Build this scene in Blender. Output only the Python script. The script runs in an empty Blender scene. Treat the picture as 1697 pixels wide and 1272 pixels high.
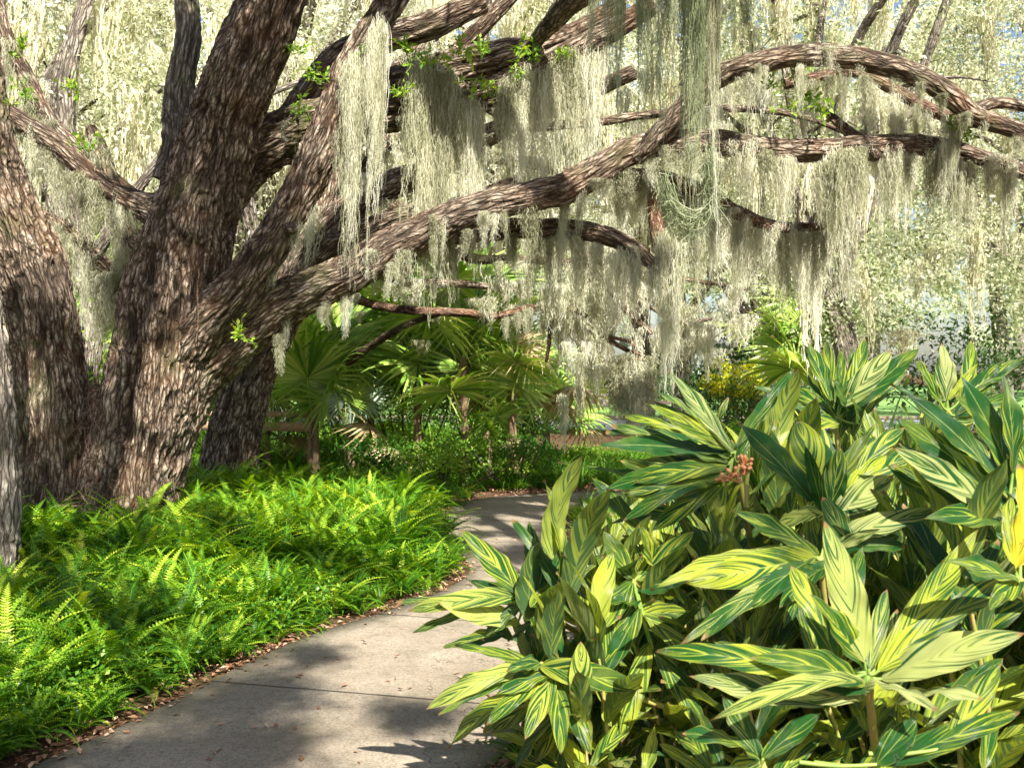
import bpy, math, random
import numpy as np

SC = bpy.context.scene
COL = SC.collection
F_, CX, HY, CH = 1800.0, 848.5, 615.0, 1.55
rad = math.radians

def P(x, y, d):
    return np.array([(x-CX)/F_*d, d, CH-(y-HY)/F_*d])

def G(x, y, z=0.0):
    d = F_*(CH-z)/(y-HY)
    return np.array([(x-CX)/F_*d, d, z])

def unit(v):
    v = np.asarray(v, float)
    n = np.linalg.norm(v, axis=-1, keepdims=True)
    return v/np.maximum(n, 1e-9)

# direction towards the sun
SUN = unit(np.array([0.22, -0.70, 0.68]))

# ------------------------------------------------------------------ noise
def _h(ix, iy, iz, seed):
    n = (ix.astype(np.int64)*374761393 + iy.astype(np.int64)*668265263 + iz.astype(np.int64)*2147483647 + seed*974634777) & 0xffffffff
    n = ((n ^ (n >> 13))*1274126177) & 0xffffffff
    n = n ^ (n >> 16)
    return (n & 0xffff)/32767.5-1.0

def vnoise(p, seed=0):
    p = np.asarray(p, float)
    i = np.floor(p); f = p-i
    f = f*f*(3-2*f)
    i = i.astype(np.int64)
    r = 0
    for dx in (0, 1):
        wx = f[..., 0] if dx else 1-f[..., 0]
        for dy in (0, 1):
            wy = f[..., 1] if dy else 1-f[..., 1]
            for dz in (0, 1):
                wz = f[..., 2] if dz else 1-f[..., 2]
                r = r+wx*wy*wz*_h(i[..., 0]+dx, i[..., 1]+dy, i[..., 2]+dz, seed)
    return r

def fbm(p, seed=0, o=3):
    r = 0; a = 1.0; t = 0
    for k in range(o):
        r = r+a*vnoise(p*2**k, seed+k*17); t += a; a *= .5
    return r/t

# ------------------------------------------------------------------ mesh building
def mesh(name, V, Fc, mat=None, attrs=None, smooth=True, mats=None, midx=None):
    V = np.ascontiguousarray(V, dtype=np.float32)
    me = bpy.data.meshes.new(name)
    me.vertices.add(len(V)); me.vertices.foreach_set('co', V.ravel())
    if not isinstance(Fc, list): Fc = [Fc]
    Fc = [np.asarray(f, dtype=np.int32) for f in Fc if len(f)]
    if Fc:
        loops = np.concatenate([f.ravel() for f in Fc])
        tot = np.concatenate([np.full(len(f), f.shape[1], np.int32) for f in Fc])
        st = np.concatenate([[0], np.cumsum(tot)[:-1]]).astype(np.int32)
        me.loops.add(len(loops)); me.loops.foreach_set('vertex_index', loops)
        me.polygons.add(len(tot)); me.polygons.foreach_set('loop_start', st)
        if smooth: me.polygons.foreach_set('use_smooth', np.ones(len(tot), bool))
        if midx is not None: me.polygons.foreach_set('material_index', np.asarray(midx, np.int32))
    for k, a in (attrs or {}).items():
        a = np.asarray(a, np.float32)
        if a.ndim == 1:
            at = me.attributes.new(k, 'FLOAT', 'POINT'); at.data.foreach_set('value', a)
        else:
            at = me.attributes.new(k, 'FLOAT_VECTOR', 'POINT'); at.data.foreach_set('vector', a.ravel())
    for m in (mats or ([mat] if mat else [])): me.materials.append(m)
    me.update(calc_edges=True)
    return me

def link(name, data, parent=None, loc=None):
    o = bpy.data.objects.new(name, data); COL.objects.link(o)
    if parent is not None: o.parent = parent
    if loc is not None: o.location = [float(c) for c in loc]
    return o

def empty(name, loc=(0, 0, 0)):
    o = link(name, None, None, loc); o.empty_display_size = .1
    return o

def tag(o, label=None, cat=None, group=None, kind=None):
    if label: o['label'] = label
    if cat: o['category'] = cat
    if group: o['group'] = group
    if kind: o['kind'] = kind
    return o

class Acc:
    def __init__(s): s.V = []; s.F = {3: [], 4: []}; s.A = {}; s.n = 0
    def add(s, V, F, **at):
        V = np.asarray(V, float).reshape(-1, 3); F = np.asarray(F)
        s.V.append(V); s.F[F.shape[1]].append(F+s.n)
        for k, a in at.items():
            a = np.asarray(a, float)
            if a.ndim == 0: a = np.full(len(V), float(a))
            s.A.setdefault(k, []).append(a)
        s.n += len(V)
    def mesh(s, name, mat, smooth=True):
        V = np.concatenate(s.V)
        F = [np.concatenate(s.F[k]) for k in (3, 4) if s.F[k]]
        return mesh(name, V, F, mat, {k: np.concatenate(a) for k, a in s.A.items()}, smooth)

def box(acc, c, s, rz=0, tilt=0, **at):
    s = np.array(s)/2
    v = np.array([[x, y, z] for x in (-1, 1) for y in (-1, 1) for z in (-1, 1)])*s
    ca, sa = math.cos(tilt), math.sin(tilt)
    v = np.stack([v[:, 0]*ca+v[:, 2]*sa, v[:, 1], -v[:, 0]*sa+v[:, 2]*ca], 1)
    ca, sa = math.cos(rz), math.sin(rz)
    v = np.stack([v[:, 0]*ca-v[:, 1]*sa, v[:, 0]*sa+v[:, 1]*ca, v[:, 2]], 1)+np.array(c)
    acc.add(v, [[0, 1, 3, 2], [4, 6, 7, 5], [0, 4, 5, 1], [2, 3, 7, 6], [0, 2, 6, 4], [1, 5, 7, 3]], **at)

def gn_scatter(name, protos, pos, rot, scl, idx):
    """many instances of a few meshes, one object (for what nobody could count)"""
    coll = bpy.data.collections.new(name+'_source')
    for k, me in enumerate(protos):
        coll.objects.link(bpy.data.objects.new('%s_source_%02d' % (name, k), me))
    n = len(pos)
    scl = np.asarray(scl, float)
    if scl.ndim == 1: scl = np.repeat(scl[:, None], 3, 1)
    me = mesh(name, pos, [], None, {'rot': rot, 'scl': scl})
    at = me.attributes.new('idx', 'INT', 'POINT'); at.data.foreach_set('value', np.asarray(idx, np.int32))
    o = link(name, me)
    t = bpy.data.node_groups.new(name, 'GeometryNodeTree')
    t.interface.new_socket('Geometry', in_out='INPUT', socket_type='NodeSocketGeometry')
    t.interface.new_socket('Geometry', in_out='OUTPUT', socket_type='NodeSocketGeometry')
    N = t.nodes; L = t.links
    gi = N.new('NodeGroupInput'); go = N.new('NodeGroupOutput')
    ci = N.new('GeometryNodeCollectionInfo'); ci.inputs['Collection'].default_value = coll
    ci.inputs['Separate Children'].default_value = True; ci.inputs['Reset Children'].default_value = True
    ip = N.new('GeometryNodeInstanceOnPoints'); ip.inputs['Pick Instance'].default_value = True
    def na(nm, ty):
        a = N.new('GeometryNodeInputNamedAttribute'); a.data_type = ty; a.inputs['Name'].default_value = nm
        return a.outputs['Attribute']
    L.new(gi.outputs[0], ip.inputs['Points']); L.new(ci.outputs[0], ip.inputs['Instance'])
    L.new(na('rot', 'FLOAT_VECTOR'), ip.inputs['Rotation']); L.new(na('scl', 'FLOAT_VECTOR'), ip.inputs['Scale'])
    L.new(na('idx', 'INT'), ip.inputs['Instance Index'])
    L.new(ip.outputs[0], go.inputs[0])
    m = o.modifiers.new('scatter', 'NODES'); m.node_group = t
    return o

# ------------------------------------------------------------------ materials
def nmat(name):
    m = bpy.data.materials.new(name); m.use_nodes = True
    N = m.node_tree.nodes; N.clear()
    out = N.new('ShaderNodeOutputMaterial')
    return m, N, m.node_tree.links, out

class S:
    """tiny helper for shader graphs"""
    def __init__(s, name): s.m, s.N, s.L, s.out = nmat(name)
    def n(s, ty, ins=None, **pr):
        x = s.N.new(ty)
        for k, v in pr.items(): setattr(x, k, v)
        for k, v in (ins or {}).items():
            if hasattr(v, 'is_linked') or hasattr(v, 'links'): s.L.new(v, x.inputs[k])
            else: x.inputs[k].default_value = v
        return x
    def attr(s, name, out='Vector'): return s.n('ShaderNodeAttribute', attribute_name=name).outputs[out]
    def math(s, op, a, b=0.0, c=None, clamp=False):
        i = {0: a, 1: b}
        if c is not None: i[2] = c
        return s.n('ShaderNodeMath', i, operation=op, use_clamp=clamp).outputs[0]
    def map(s, vec, scale=(1, 1, 1), loc=(0, 0, 0), rot=(0, 0, 0)):
        return s.n('ShaderNodeMapping', {'Vector': vec, 'Scale': scale, 'Location': loc, 'Rotation': rot}).outputs[0]
    def noise(s, vec, scale, detail=3, rough=.5, dist=0., out=0):
        return s.n('ShaderNodeTexNoise', {'Vector': vec, 'Scale': scale, 'Detail': detail, 'Roughness': rough, 'Distortion': dist}).outputs[out]
    def ramp(s, f, stops, interp='LINEAR'):
        r = s.n('ShaderNodeValToRGB', {0: f}); cr = r.color_ramp; cr.interpolation = interp
        while len(cr.elements) < len(stops): cr.elements.new(.5)
        for e, (p, c) in zip(cr.elements, stops):
            e.position = p
            e.color = (c, c, c, 1) if not hasattr(c, '__len__') else (c[0], c[1], c[2], 1)
        return r.outputs[0]
    def mix(s, f, a, b, blend='MIX'):
        x = s.N.new('ShaderNodeMix'); x.data_type = 'RGBA'; x.blend_type = blend
        for k, v in ((0, f), (6, a), (7, b)):
            if hasattr(v, 'links'): s.L.new(v, x.inputs[k])
            else: x.inputs[k].default_value = v if not hasattr(v, '__len__') else (v[0], v[1], v[2], 1)
        return x.outputs[2]
    def hsv(s, col, h=.5, sa=1., v=1.):
        return s.n('ShaderNodeHueSaturation', {'Hue': h, 'Saturation': sa, 'Value': v, 'Color': col}).outputs[0]
    def bump(s, h, strength=.5, dist=.01, normal=None):
        i = {'Height': h, 'Strength': strength, 'Distance': dist}
        if normal is not None: i['Normal'] = normal
        return s.n('ShaderNodeBump', i).outputs[0]
    def finish(s, sh): s.L.new(sh, s.out.inputs[0]); return s.m
    def bsdf(s, col, rough=.8, normal=None, spec=.3, **kw):
        i = {'Base Color': col, 'Roughness': rough, 'Specular IOR Level': spec}
        if normal is not None: i['Normal'] = normal
        i.update(kw)
        return s.n('ShaderNodeBsdfPrincipled', i).outputs[0]
    def trans(s, base, col, f):
        t = s.n('ShaderNodeBsdfTranslucent', {'Color': col}).outputs[0]
        return s.n('ShaderNodeMixShader', {0: f, 1: base, 2: t}).outputs[0]

def m_bark(name, c_dark, c_mid, c_hi, red=.4, scale=1.0, lichen=.3):
    s = S(name)
    b = s.attr('bark')
    w = s.noise(s.map(b, (6*scale, 6*scale, 2.2*scale)), 1, 3, .6, out=1)
    bw = s.n('ShaderNodeVectorMath', {0: b, 1: w}, operation='MULTIPLY_ADD')
    bw.inputs[1].default_value = (1, 1, 1)
    wv = s.n('ShaderNodeVectorMath', {0: w, 1: (.09, .09, .22)}, operation='MULTIPLY').outputs[0]
    v = s.n('ShaderNodeVectorMath', {0: b, 1: wv}, operation='ADD').outputs[0]
    vo = s.n('ShaderNodeTexVoronoi', {'Vector': s.map(v, (30*scale, 30*scale, 5.4*scale)), 'Scale': 1.0}, feature='DISTANCE_TO_EDGE').outputs['Distance']
    vo2 = s.n('ShaderNodeTexVoronoi', {'Vector': s.map(v, (70*scale, 70*scale, 17*scale)), 'Scale': 1.0}, feature='DISTANCE_TO_EDGE').outputs['Distance']
    crack = s.ramp(vo, [(0, .08), (.10, .45), (.30, 1)])
    crack2 = s.ramp(vo2, [(0, .35), (.25, 1)])
    ridge = s.attr('ridge', 'Fac')
    fine = s.noise(s.map(v, (90*scale, 90*scale, 28*scale)), 1, 4, .65)
    h = s.math('ADD', s.math('MULTIPLY', crack, .9), s.math('MULTIPLY', fine, .5))
    h = s.math('ADD', h, s.math('MULTIPLY', crack2, .25))
    f = s.math('MULTIPLY', crack, crack2)
    f = s.math('MULTIPLY', f, s.math('ADD', .12, s.math('MULTIPLY', ridge, 1.1)))
    col = s.ramp(s.math('MULTIPLY', f, s.math('ADD', fine, .45)), [(0, c_dark), (.35, c_mid), (.95, c_hi)])
    big = s.noise(b, 2.2, 3, .6)
    col = s.mix(s.math('MULTIPLY', s.ramp(big, [(.5, 0), (.68, 1)]), red), col, (.26, .12, .05), 'MIX')
    li = s.noise(b, 5.5, 5, .75)
    col = s.mix(s.math('MULTIPLY', s.ramp(li, [(.54, 0), (.64, 1)]), s.math('MULTIPLY', f, lichen)), col, (.46, .48, .40))
    mo = s.noise(b, 1.7, 5, .7, .3)
    col = s.mix(s.ramp(mo, [(.54, 0), (.68, .55)]), col, (.13, .14, .06))
    dk = s.noise(b, 1.1, 3, .6)
    col = s.mix(s.ramp(dk, [(.30, .6), (.46, 0)]), col, (.06, .045, .035))
    n = s.bump(h, 1.0, .022/scale)
    return s.finish(s.bsdf(col, .9, n, .15))

BARK = m_bark('oak_bark', (.022, .014, .009), (.21, .155, .11), (.57, .475, .37), .2, 1.0, .45)
BARKG = m_bark('grey_bark', (.06, .05, .04), (.30, .26, .21), (.52, .48, .41), .1, .8, .6)
BARKM = m_bark('reddish_branch_bark', (.035, .018, .012), (.25, .15, .10), (.50, .37, .29), .5, 1.6, .3)

def m_moss(name, c0, c1, c2, tr=.35):
    s = S(name)
    oi = s.n('ShaderNodeObjectInfo').outputs['Random']
    g = s.n('ShaderNodeNewGeometry').outputs['Position']
    nz = s.noise(s.map(g, (1.6, 1.6, .5)), 1.5, 3, .6)
    r = s.attr('rnd', 'Fac')
    f = s.math('ADD', s.math('MULTIPLY', r, .65), s.math('ADD', s.math('MULTIPLY', nz, .6), s.math('MULTIPLY', oi, .2)))
    col = s.ramp(f, [(.38, c0), (.65, c1), (.95, c2)])
    d = s.n('ShaderNodeBsdfDiffuse', {'Color': col}).outputs[0]
    return s.finish(s.trans(d, s.hsv(col, .49, 1.15, 1.0), tr))

MOSS = m_moss('spanish_moss', (.16, .165, .075), (.48, .48, .31), (.84, .83, .68), .45)
MOSSN = m_moss('olive_green_moss', (.12, .15, .07), (.32, .37, .20), (.56, .58, .40), .45)  # darker, greener moss for the nearer clumps
MOSSF = m_moss('distant_moss', (.26, .25, .11), (.66, .64, .42), (.90, .88, .72), .45)  # lighter copy of the moss, the background's sunny brightness put into its colour

def m_leaf(name, cols, tr=.4, rough=.5, trv=1.3, spec=.3):
    s = S(name)
    oi = s.n('ShaderNodeObjectInfo').outputs['Random']
    r = s.attr('rnd', 'Fac')
    f = s.math('ADD', s.math('MULTIPLY', r, .7), s.math('MULTIPLY', oi, .3))
    col = s.ramp(f, cols)
    b = s.bsdf(col, rough, None, spec)
    return s.finish(s.trans(b, s.hsv(col, .485, 1.15, trv), tr))

LEAF_OAK = m_leaf('oak_leaf', [(0, (.045, .075, .018)), (.5, (.14, .19, .05)), (1, (.34, .36, .13))])
LEAF_FAR = m_leaf('distant_leaf_painted_sunlit', [(0, (.05, .08, .03)), (.2, (.22, .28, .11)), (.42, (.62, .65, .40)), (.7, (.86, .86, .68)), (1, (.92, .92, .82))], .45, .45, 1.1, .5)  # palette paled so the leaf colour itself carries the sunlight
LEAF_DARK = m_leaf('dark_shrub_leaf', [(0, (.02, .05, .015)), (.6, (.06, .14, .03)), (1, (.16, .28, .06))])
LEAF_YEL = m_leaf('yellow_leaf', [(0, (.30, .36, .02)), (.6, (.62, .64, .03)), (1, (.8, .8, .15))])
LEAF_SPRIG = m_leaf('sprig_leaf', [(0, (.07, .16, .02)), (.5, (.22, .40, .04)), (1, (.50, .60, .08))])
FERN = m_leaf('fern_frond', [(0, (.012, .065, .008)), (.4, (.055, .18, .012)), (.70, (.19, .37, .02)), (.9, (.46, .57, .045)), (1, (.70, .74, .16))], .42, .42, 1.35, .35)
GCOV = m_leaf('ground_cover_leaf', [(0, (.015, .06, .01)), (.5, (.07, .21, .02)), (1, (.32, .48, .06))], .35, .4)
PALM = m_leaf('palmetto_leaf', [(0, (.03, .10, .02)), (.45, (.24, .42, .06)), (1, (.66, .72, .22))], .3, .32, 1.3, .5)
PALMP = m_leaf('pale_palmetto_leaf', [(0, (.16, .25, .16)), (.5, (.38, .50, .36)), (1, (.62, .70, .52))], .3, .35, 1.1, .5)
PALMD = m_leaf('dry_palmetto_leaf', [(0, (.25, .17, .08)), (.5, (.50, .38, .20)), (1, (.70, .60, .38))], .3, .6, 1.1)
DRY = m_leaf('dry_leaf', [(0, (.10, .045, .022)), (.4, (.32, .16, .09)), (.75, (.55, .36, .24)), (1, (.72, .56, .44))], .1, .7, 1.)
TWIG = m_leaf('dry_twig', [(0, (.06, .035, .025)), (1, (.24, .15, .11))], .0, .8)

def m_ginger():
    s = S('variegated_ginger_leaf')
    uv = s.attr('uvp'); r = s.attr('rnd', 'Fac'); kd = s.attr('kind', 'Fac')
    sp = s.n('ShaderNodeSeparateXYZ', {0: uv}); u, v = sp.outputs[0], sp.outputs[1]
    au = s.math('ABSOLUTE', u)
    side = s.math('SIGN', u)
    # veins leave the midrib at a narrow angle and run towards the tip
    vein = s.math('SUBTRACT', v, s.math('MULTIPLY', s.math('POWER', au, 1.25), .30))
    off = s.math('ADD', s.math('MULTIPLY', r, 57.0), s.math('MULTIPLY', side, 3.7))
    def line(freq, mul, seed):
        c = s.n('ShaderNodeCombineXYZ', {0: s.math('MULTIPLY', vein, freq), 1: s.math('ADD', s.math('MULTIPLY', au, mul), seed), 2: off}).outputs[0]
        return c
    a = s.noise(line(21, .5, 0), 1, 1.5, .6)
    b = s.noise(line(85, 1.1, 7), 1, 1, .5)
    stripe = s.math('ADD', s.math('MULTIPLY', a, .78), s.math('MULTIPLY', b, .22))
    stripe = s.math('ADD', stripe, s.math('MULTIPLY', s.math('SUBTRACT', kd, .5), .34))
    lowf = s.noise(s.n('ShaderNodeNewGeometry').outputs['Position'], 4.5, 2, .5)
    stripe = s.math('ADD', stripe, s.math('MULTIPLY', s.math('SUBTRACT', lowf, .5), .30))
    green = s.mix(s.noise(line(20, .3, 3), 1, 1), (.006, .042, .012), (.026, .125, .018))
    yel = s.mix(s.noise(line(30, .5, 11), 1, 1), (.23, .36, .02), (.60, .59, .065))
    yel = s.mix(s.ramp(r, [(.72, 0), (.97, .7)]), yel, (.44, .47, .24))
    yel = s.mix(s.ramp(kd, [(.8, 0), (.97, 1)]), yel, (.74, .62, .04))
    f = s.ramp(stripe, [(.50, 0), (.525, .55), (.60, 1)])
    col = s.mix(f, green, yel)
    mid = s.ramp(s.math('MULTIPLY', au, 1.0), [(.0, 1), (.05, 0)])
    col = s.mix(s.math('MULTIPLY', mid, .75), col, (.38, .45, .10))
    edge = s.ramp(au, [(.965, 0), (1, .5)])
    col = s.mix(edge, col, (.5, .42, .12))
    g = s.n('ShaderNodeNewGeometry')
    back = s.mix(.3, col, (.20, .29, .13))
    col = s.mix(g.outputs['Backfacing'], col, back)
    br = s.noise(g.outputs['Position'], 45, 3, .7)
    col = s.mix(s.ramp(br, [(.68, 0), (.74, .7)]), col, (.25, .14, .05))
    tipf = s.math('MULTIPLY', s.ramp(s.math('ADD', s.attr('tip', 'Fac'), s.math('MULTIPLY', s.math('SUBTRACT', r, .5), .05)), [(.955, 0), (.985, 1)]), .9)
    col = s.mix(tipf, col, (.33, .19, .08))
    blot = s.noise(g.outputs['Position'], 7, 4, .6)
    col = s.mix(s.ramp(blot, [(.5, 0), (.72, .35)]), col, (.34, .40, .06))
    ribs = s.n('ShaderNodeTexWave', {'Vector': s.n('ShaderNodeCombineXYZ', {0: s.math('MULTIPLY', vein, 60.0), 1: 0., 2: 0.}).outputs[0], 'Scale': .35, 'Distortion': 0.4, 'Detail': 1}).outputs[1]
    n = s.bump(s.math('ADD', ribs, s.math('MULTIPLY', b, 1.5)), .5, .004)
    b_ = s.bsdf(col, s.math('ADD', .30, s.math('MULTIPLY', r, .18)), n, .55)
    return s.finish(s.trans(b_, s.hsv(col, .49, 1.15, 1.4), .33))
GINGER = m_ginger()

def m_simple(name, c0, c1, sc=8, rough=.8, bump=.3, dist=.005, stretch=(1, 1, 1), spec=.3):
    s = S(name)
    g = s.n('ShaderNodeTexCoord').outputs['Object']
    nz = s.noise(s.map(g, stretch), sc, 5, .65)
    col = s.mix(s.ramp(nz, [(.3, 0), (.7, 1)]), c0, c1)
    return s.finish(s.bsdf(col, rough, s.bump(nz, bump, dist), spec))

STEM = m_simple('ginger_stem', (.22, .28, .05), (.45, .32, .12), 14, .5)
STEMG = m_simple('green_stem', (.10, .20, .03), (.30, .38, .08), 14, .5)
SEED = m_simple('ginger_seed', (.55, .16, .06), (.75, .42, .22), 30, .5)
FIBRE = m_simple('palm_trunk_fibre', (.09, .055, .03), (.30, .20, .12), 20, .95, 1., .02, (1, 1, .2))
WOOD = m_simple('weathered_orange_wood', (.30, .17, .09), (.55, .36, .22), 6, .8, .4, .004, (1, 12, 12))
POLE = m_simple('pale_metal', (.50, .50, .48), (.62, .61, .58), 10, .5)
HOUSE = m_simple('pale_wall', (.66, .70, .72), (.78, .80, .80), 3, .8)
ROOF = m_simple('grey_roof', (.20, .20, .21), (.30, .29, .29), 6, .9)
GLASS = m_simple('dark_window', (.03, .04, .05), (.06, .07, .08), 3, .15, 0, .001, (1, 1, 1), .6)
LANTERN = m_simple('frosted_lamp_glass', (.7, .7, .66), (.78, .78, .74), 8, .3)

def m_ground():
    s = S('leaf_mould_soil')
    g = s.n('ShaderNodeTexCoord').outputs['Object']
    a = s.noise(g, 1.2, 4, .6); b = s.noise(g, 38, 5, .7)
    c = s.n('ShaderNodeTexVoronoi', {'Vector': g, 'Scale': 26.}, feature='F1')
    col = s.mix(s.ramp(b, [(.35, 0), (.65, 1)]), (.035, .02, .012), (.17, .095, .055))
    col = s.mix(s.math('MULTIPLY', s.ramp(a, [(.45, 0), (.6, 1)]), .5), col, (.09, .085, .03))
    col = s.mix(s.ramp(c.outputs['Distance'], [(.0, .6), (.5, 0)]), col, (.27, .16, .10))
    return s.finish(s.bsdf(col, .95, s.bump(b, .8, .03), .1))

def m_grass_sheet():
    s = S('distant_lawn')
    g = s.n('ShaderNodeTexCoord').outputs['Object']
    a = s.noise(g, .35, 4, .6); b = s.noise(g, 14, 4, .7)
    col = s.mix(a, (.10, .24, .08), (.30, .44, .14))
    col = s.mix(s.math('MULTIPLY', b, .5), col, (.12, .22, .05))
    return s.finish(s.bsdf(col, .9, s.bump(b, .6, .05), .1))

def m_concrete():
    s = S('worn_concrete')
    g = s.n('ShaderNodeTexCoord').outputs['Object']
    a = s.noise(g, 1.6, 5, .62); b = s.noise(g, 90, 4, .7); c = s.noise(g, 9, 5, .75)
    col = s.mix(s.ramp(a, [(.3, 0), (.7, 1)]), (.25, .205, .145), (.41, .35, .265))
    col = s.mix(s.ramp(c, [(.45, 0), (.75, .55)]), col, (.20, .165, .12))
    col = s.mix(s.ramp(b, [(.36, .7), (.56, 0)]), col, (.13, .105, .08))
    d3 = s.noise(g, 26, 4, .7)
    col = s.mix(s.ramp(d3, [(.55, 0), (.68, .5)]), col, (.12, .095, .065))
    cw = s.noise(g, 3.5, 3, .6, out=1)
    cv = s.n('ShaderNodeVectorMath', {0: g, 1: cw}, operation='ADD').outputs[0]
    ck = s.n('ShaderNodeTexVoronoi', {'Vector': cv, 'Scale': .42}, feature='DISTANCE_TO_EDGE').outputs['Distance']
    col = s.mix(s.ramp(ck, [(0, .75), (.0035, 0)]), col, (.07, .055, .04))
    alg = s.noise(g, 4.2, 6, .75)
    col = s.mix(s.ramp(alg, [(.52, 0), (.66, .5)]), col, (.12, .11, .07))
    # dark damp stains and grit
    v = s.n('ShaderNodeTexVoronoi', {'Vector': g, 'Scale': 60.}, feature='F1').outputs['Distance']
    col = s.mix(s.ramp(v, [(.0, .55), (.16, 0)]), col, (.10, .075, .05))
    return s.finish(s.bsdf(col, .88, s.bump(s.math('ADD', b, s.math('MULTIPLY', c, .8)), .5, .004), .25))
GROUND = m_ground(); LAWN = m_grass_sheet(); CONC = m_concrete()
ROADM = m_simple('pale_asphalt', (.30, .32, .38), (.40, .42, .47), 20, .9)
JOINT = m_simple('dark_joint', (.03, .025, .02), (.07, .06, .045), 40, .95)
MULCH = m_simple('dark_mulch', (.05, .03, .025), (.14, .09, .07), 12, .95, 1., .05)

# ------------------------------------------------------------------ limbs
def catmull(pts, step):
    pts = np.asarray(pts, float)
    p = np.vstack([2*pts[0]-pts[1], pts, 2*pts[-1]-pts[-2]])
    out = []
    for i in range(1, len(p)-2):
        L = np.linalg.norm(p[i+1][:3]-p[i][:3]); n = max(2, int(L/step))
        t = np.linspace(0, 1, n, endpoint=False)[:, None]
        a, b, c, d = p[i-1], p[i], p[i+1], p[i+2]
        out.append(.5*((2*b)+(-a+c)*t+(2*a-5*b+4*c-d)*t*t+(-a+3*b-3*c+d)*t**3))
    out.append(p[-2][None])
    return np.vstack(out)

def frames(C):
    T = unit(np.gradient(C, axis=0))
    n = np.cross(T[0], [0.3, 1, 0.1]); n = n/np.linalg.norm(n)
    Ns = []
    for t in T:
        n = n-t*np.dot(n, t); n = n/np.linalg.norm(n); Ns.append(n)
    Ns = np.array(Ns)
    return T, Ns, np.cross(T, Ns)

def limb_geo(acc, pts, step=.03, ring=None, amp=.02, seed=0, lump=.10, twist=0., rs=1.0):
    """pts rows: x y z radius"""
    C = catmull(pts, step)
    R = np.maximum(C[:, 3], .002); C = C[:, :3]
    rm = R.max()
    if ring is None: ring = int(min(260, max(7, 2*math.pi*rm/.016)))
    T, A, B = frames(C)
    s = np.concatenate([[0], np.cumsum(np.linalg.norm(np.diff(C, axis=0), axis=1))])
    th = np.linspace(0, 2*math.pi, ring, endpoint=False)
    TH, SS = np.meshgrid(th, s); RR = R[:, None]*np.ones_like(TH)
    TT = TH+twist*SS
    q = np.stack([RR*np.cos(TT), RR*np.sin(TT), SS], -1)
    rr = RR.copy()
    lo = fbm(np.stack([np.cos(TT)*1.3, np.sin(TT)*1.3, SS*1.4/max(.15, min(rm*2.2, 1))], -1), seed, 3)
    rr = rr*(1+lump*lo)
    fr = 21.*rs
    qq = q*np.array([fr, fr, fr*.17])+.9*np.stack([vnoise(q*6+3, seed+5)]*3, -1)
    rid = 1-np.abs(vnoise(qq, seed+9))*1.7
    rid2 = 1-np.abs(vnoise(qq*2.1+9, seed+11))*1.6
    ridge = np.clip(.65*rid+.35*rid2, 0, 1)
    a = np.minimum(amp*1.25, RR*.12)
    rr = rr+a*(ridge-.5)*2
    V = C[:, None]+rr[..., None]*(np.cos(TH)[..., None]*A[:, None]+np.sin(TH)[..., None]*B[:, None])
    n, m = V.shape[:2]
    i = np.arange(n-1)[:, None]*m; j = np.arange(m)[None]; j2 = (j+1) % m
    Fq = np.stack([i+j, i+j2, i+m+j2, i+m+j], -1).reshape(-1, 4)
    acc.add(V.reshape(-1, 3), Fq, bark=q.reshape(-1, 3)+seed*1.37, ridge=ridge.ravel())
    # caps
    for e, o in ((0, 0), (n-1, (n-1)*m)):
        c = C[e]+T[e]*(R[e]*.5 if e else -R[e]*.3)
        base = acc.n
        ringv = V[e]
        Vc = np.vstack([ringv, c[None]])
        jj = np.arange(m)
        Ft = np.stack([jj, (jj+1) % m, np.full(m, m)], -1)
        if e == 0: Ft = Ft[:, ::-1]
        acc.add(Vc, Ft, bark=np.vstack([q[e], q[e][:1]])+seed*1.37, ridge=np.full(m+1, .5))
    return C, R

def px_limb(spec):
    return [list(P(x, y, d))+[w/2/F_*d] for x, y, d, w in spec]

LIMBS = {}
def make_limb(name, parent, key, spec, mat=BARK, seed=0, world=False, **kw):
    acc = Acc()
    pts = spec if world else px_limb(spec)
    C, R = limb_geo(acc, pts, seed=seed, **kw)
    me = acc.mesh(name, mat)
    o = link(name, me, parent)
    if parent is not None: o.matrix_parent_inverse = parent.matrix_world.inverted()
    LIMBS[key] = (C, R)
    return o

def root(name, loc):
    o = empty(name, loc); bpy.context.view_layer.update(); return o

def adopt(o, p):
    o.parent = p
    o.matrix_parent_inverse = p.matrix_basis.inverted()
    return o

# ------------------------------------------------------------------ leaf clouds
def leaf_cloud(acc, cen, radii, n, size, rng, flat=.0, rn=(0, 1), shell=.45):
    cen = np.atleast_2d(cen); k = len(cen)
    radii = np.broadcast_to(np.asarray(radii, float), (k, 3)) if np.ndim(radii) > 0 and np.shape(radii)[-1] == 3 else np.repeat(np.reshape(radii, (-1, 1)), 3, 1)*np.ones((k, 1))
    idx = rng.randint(0, k, n*k)
    d = unit(rng.normal(size=(n*k, 3)))
    r = (shell+(1-shell)*rng.rand(n*k, 1)**.6)
    c = cen[idx]+d*r*radii[idx]*(1+.25*rng.normal(size=(n*k, 1)))
    base = rng.rand(k)[idx]
    add_leaves(acc, c, size, rng, rn, d, base=base)

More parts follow.
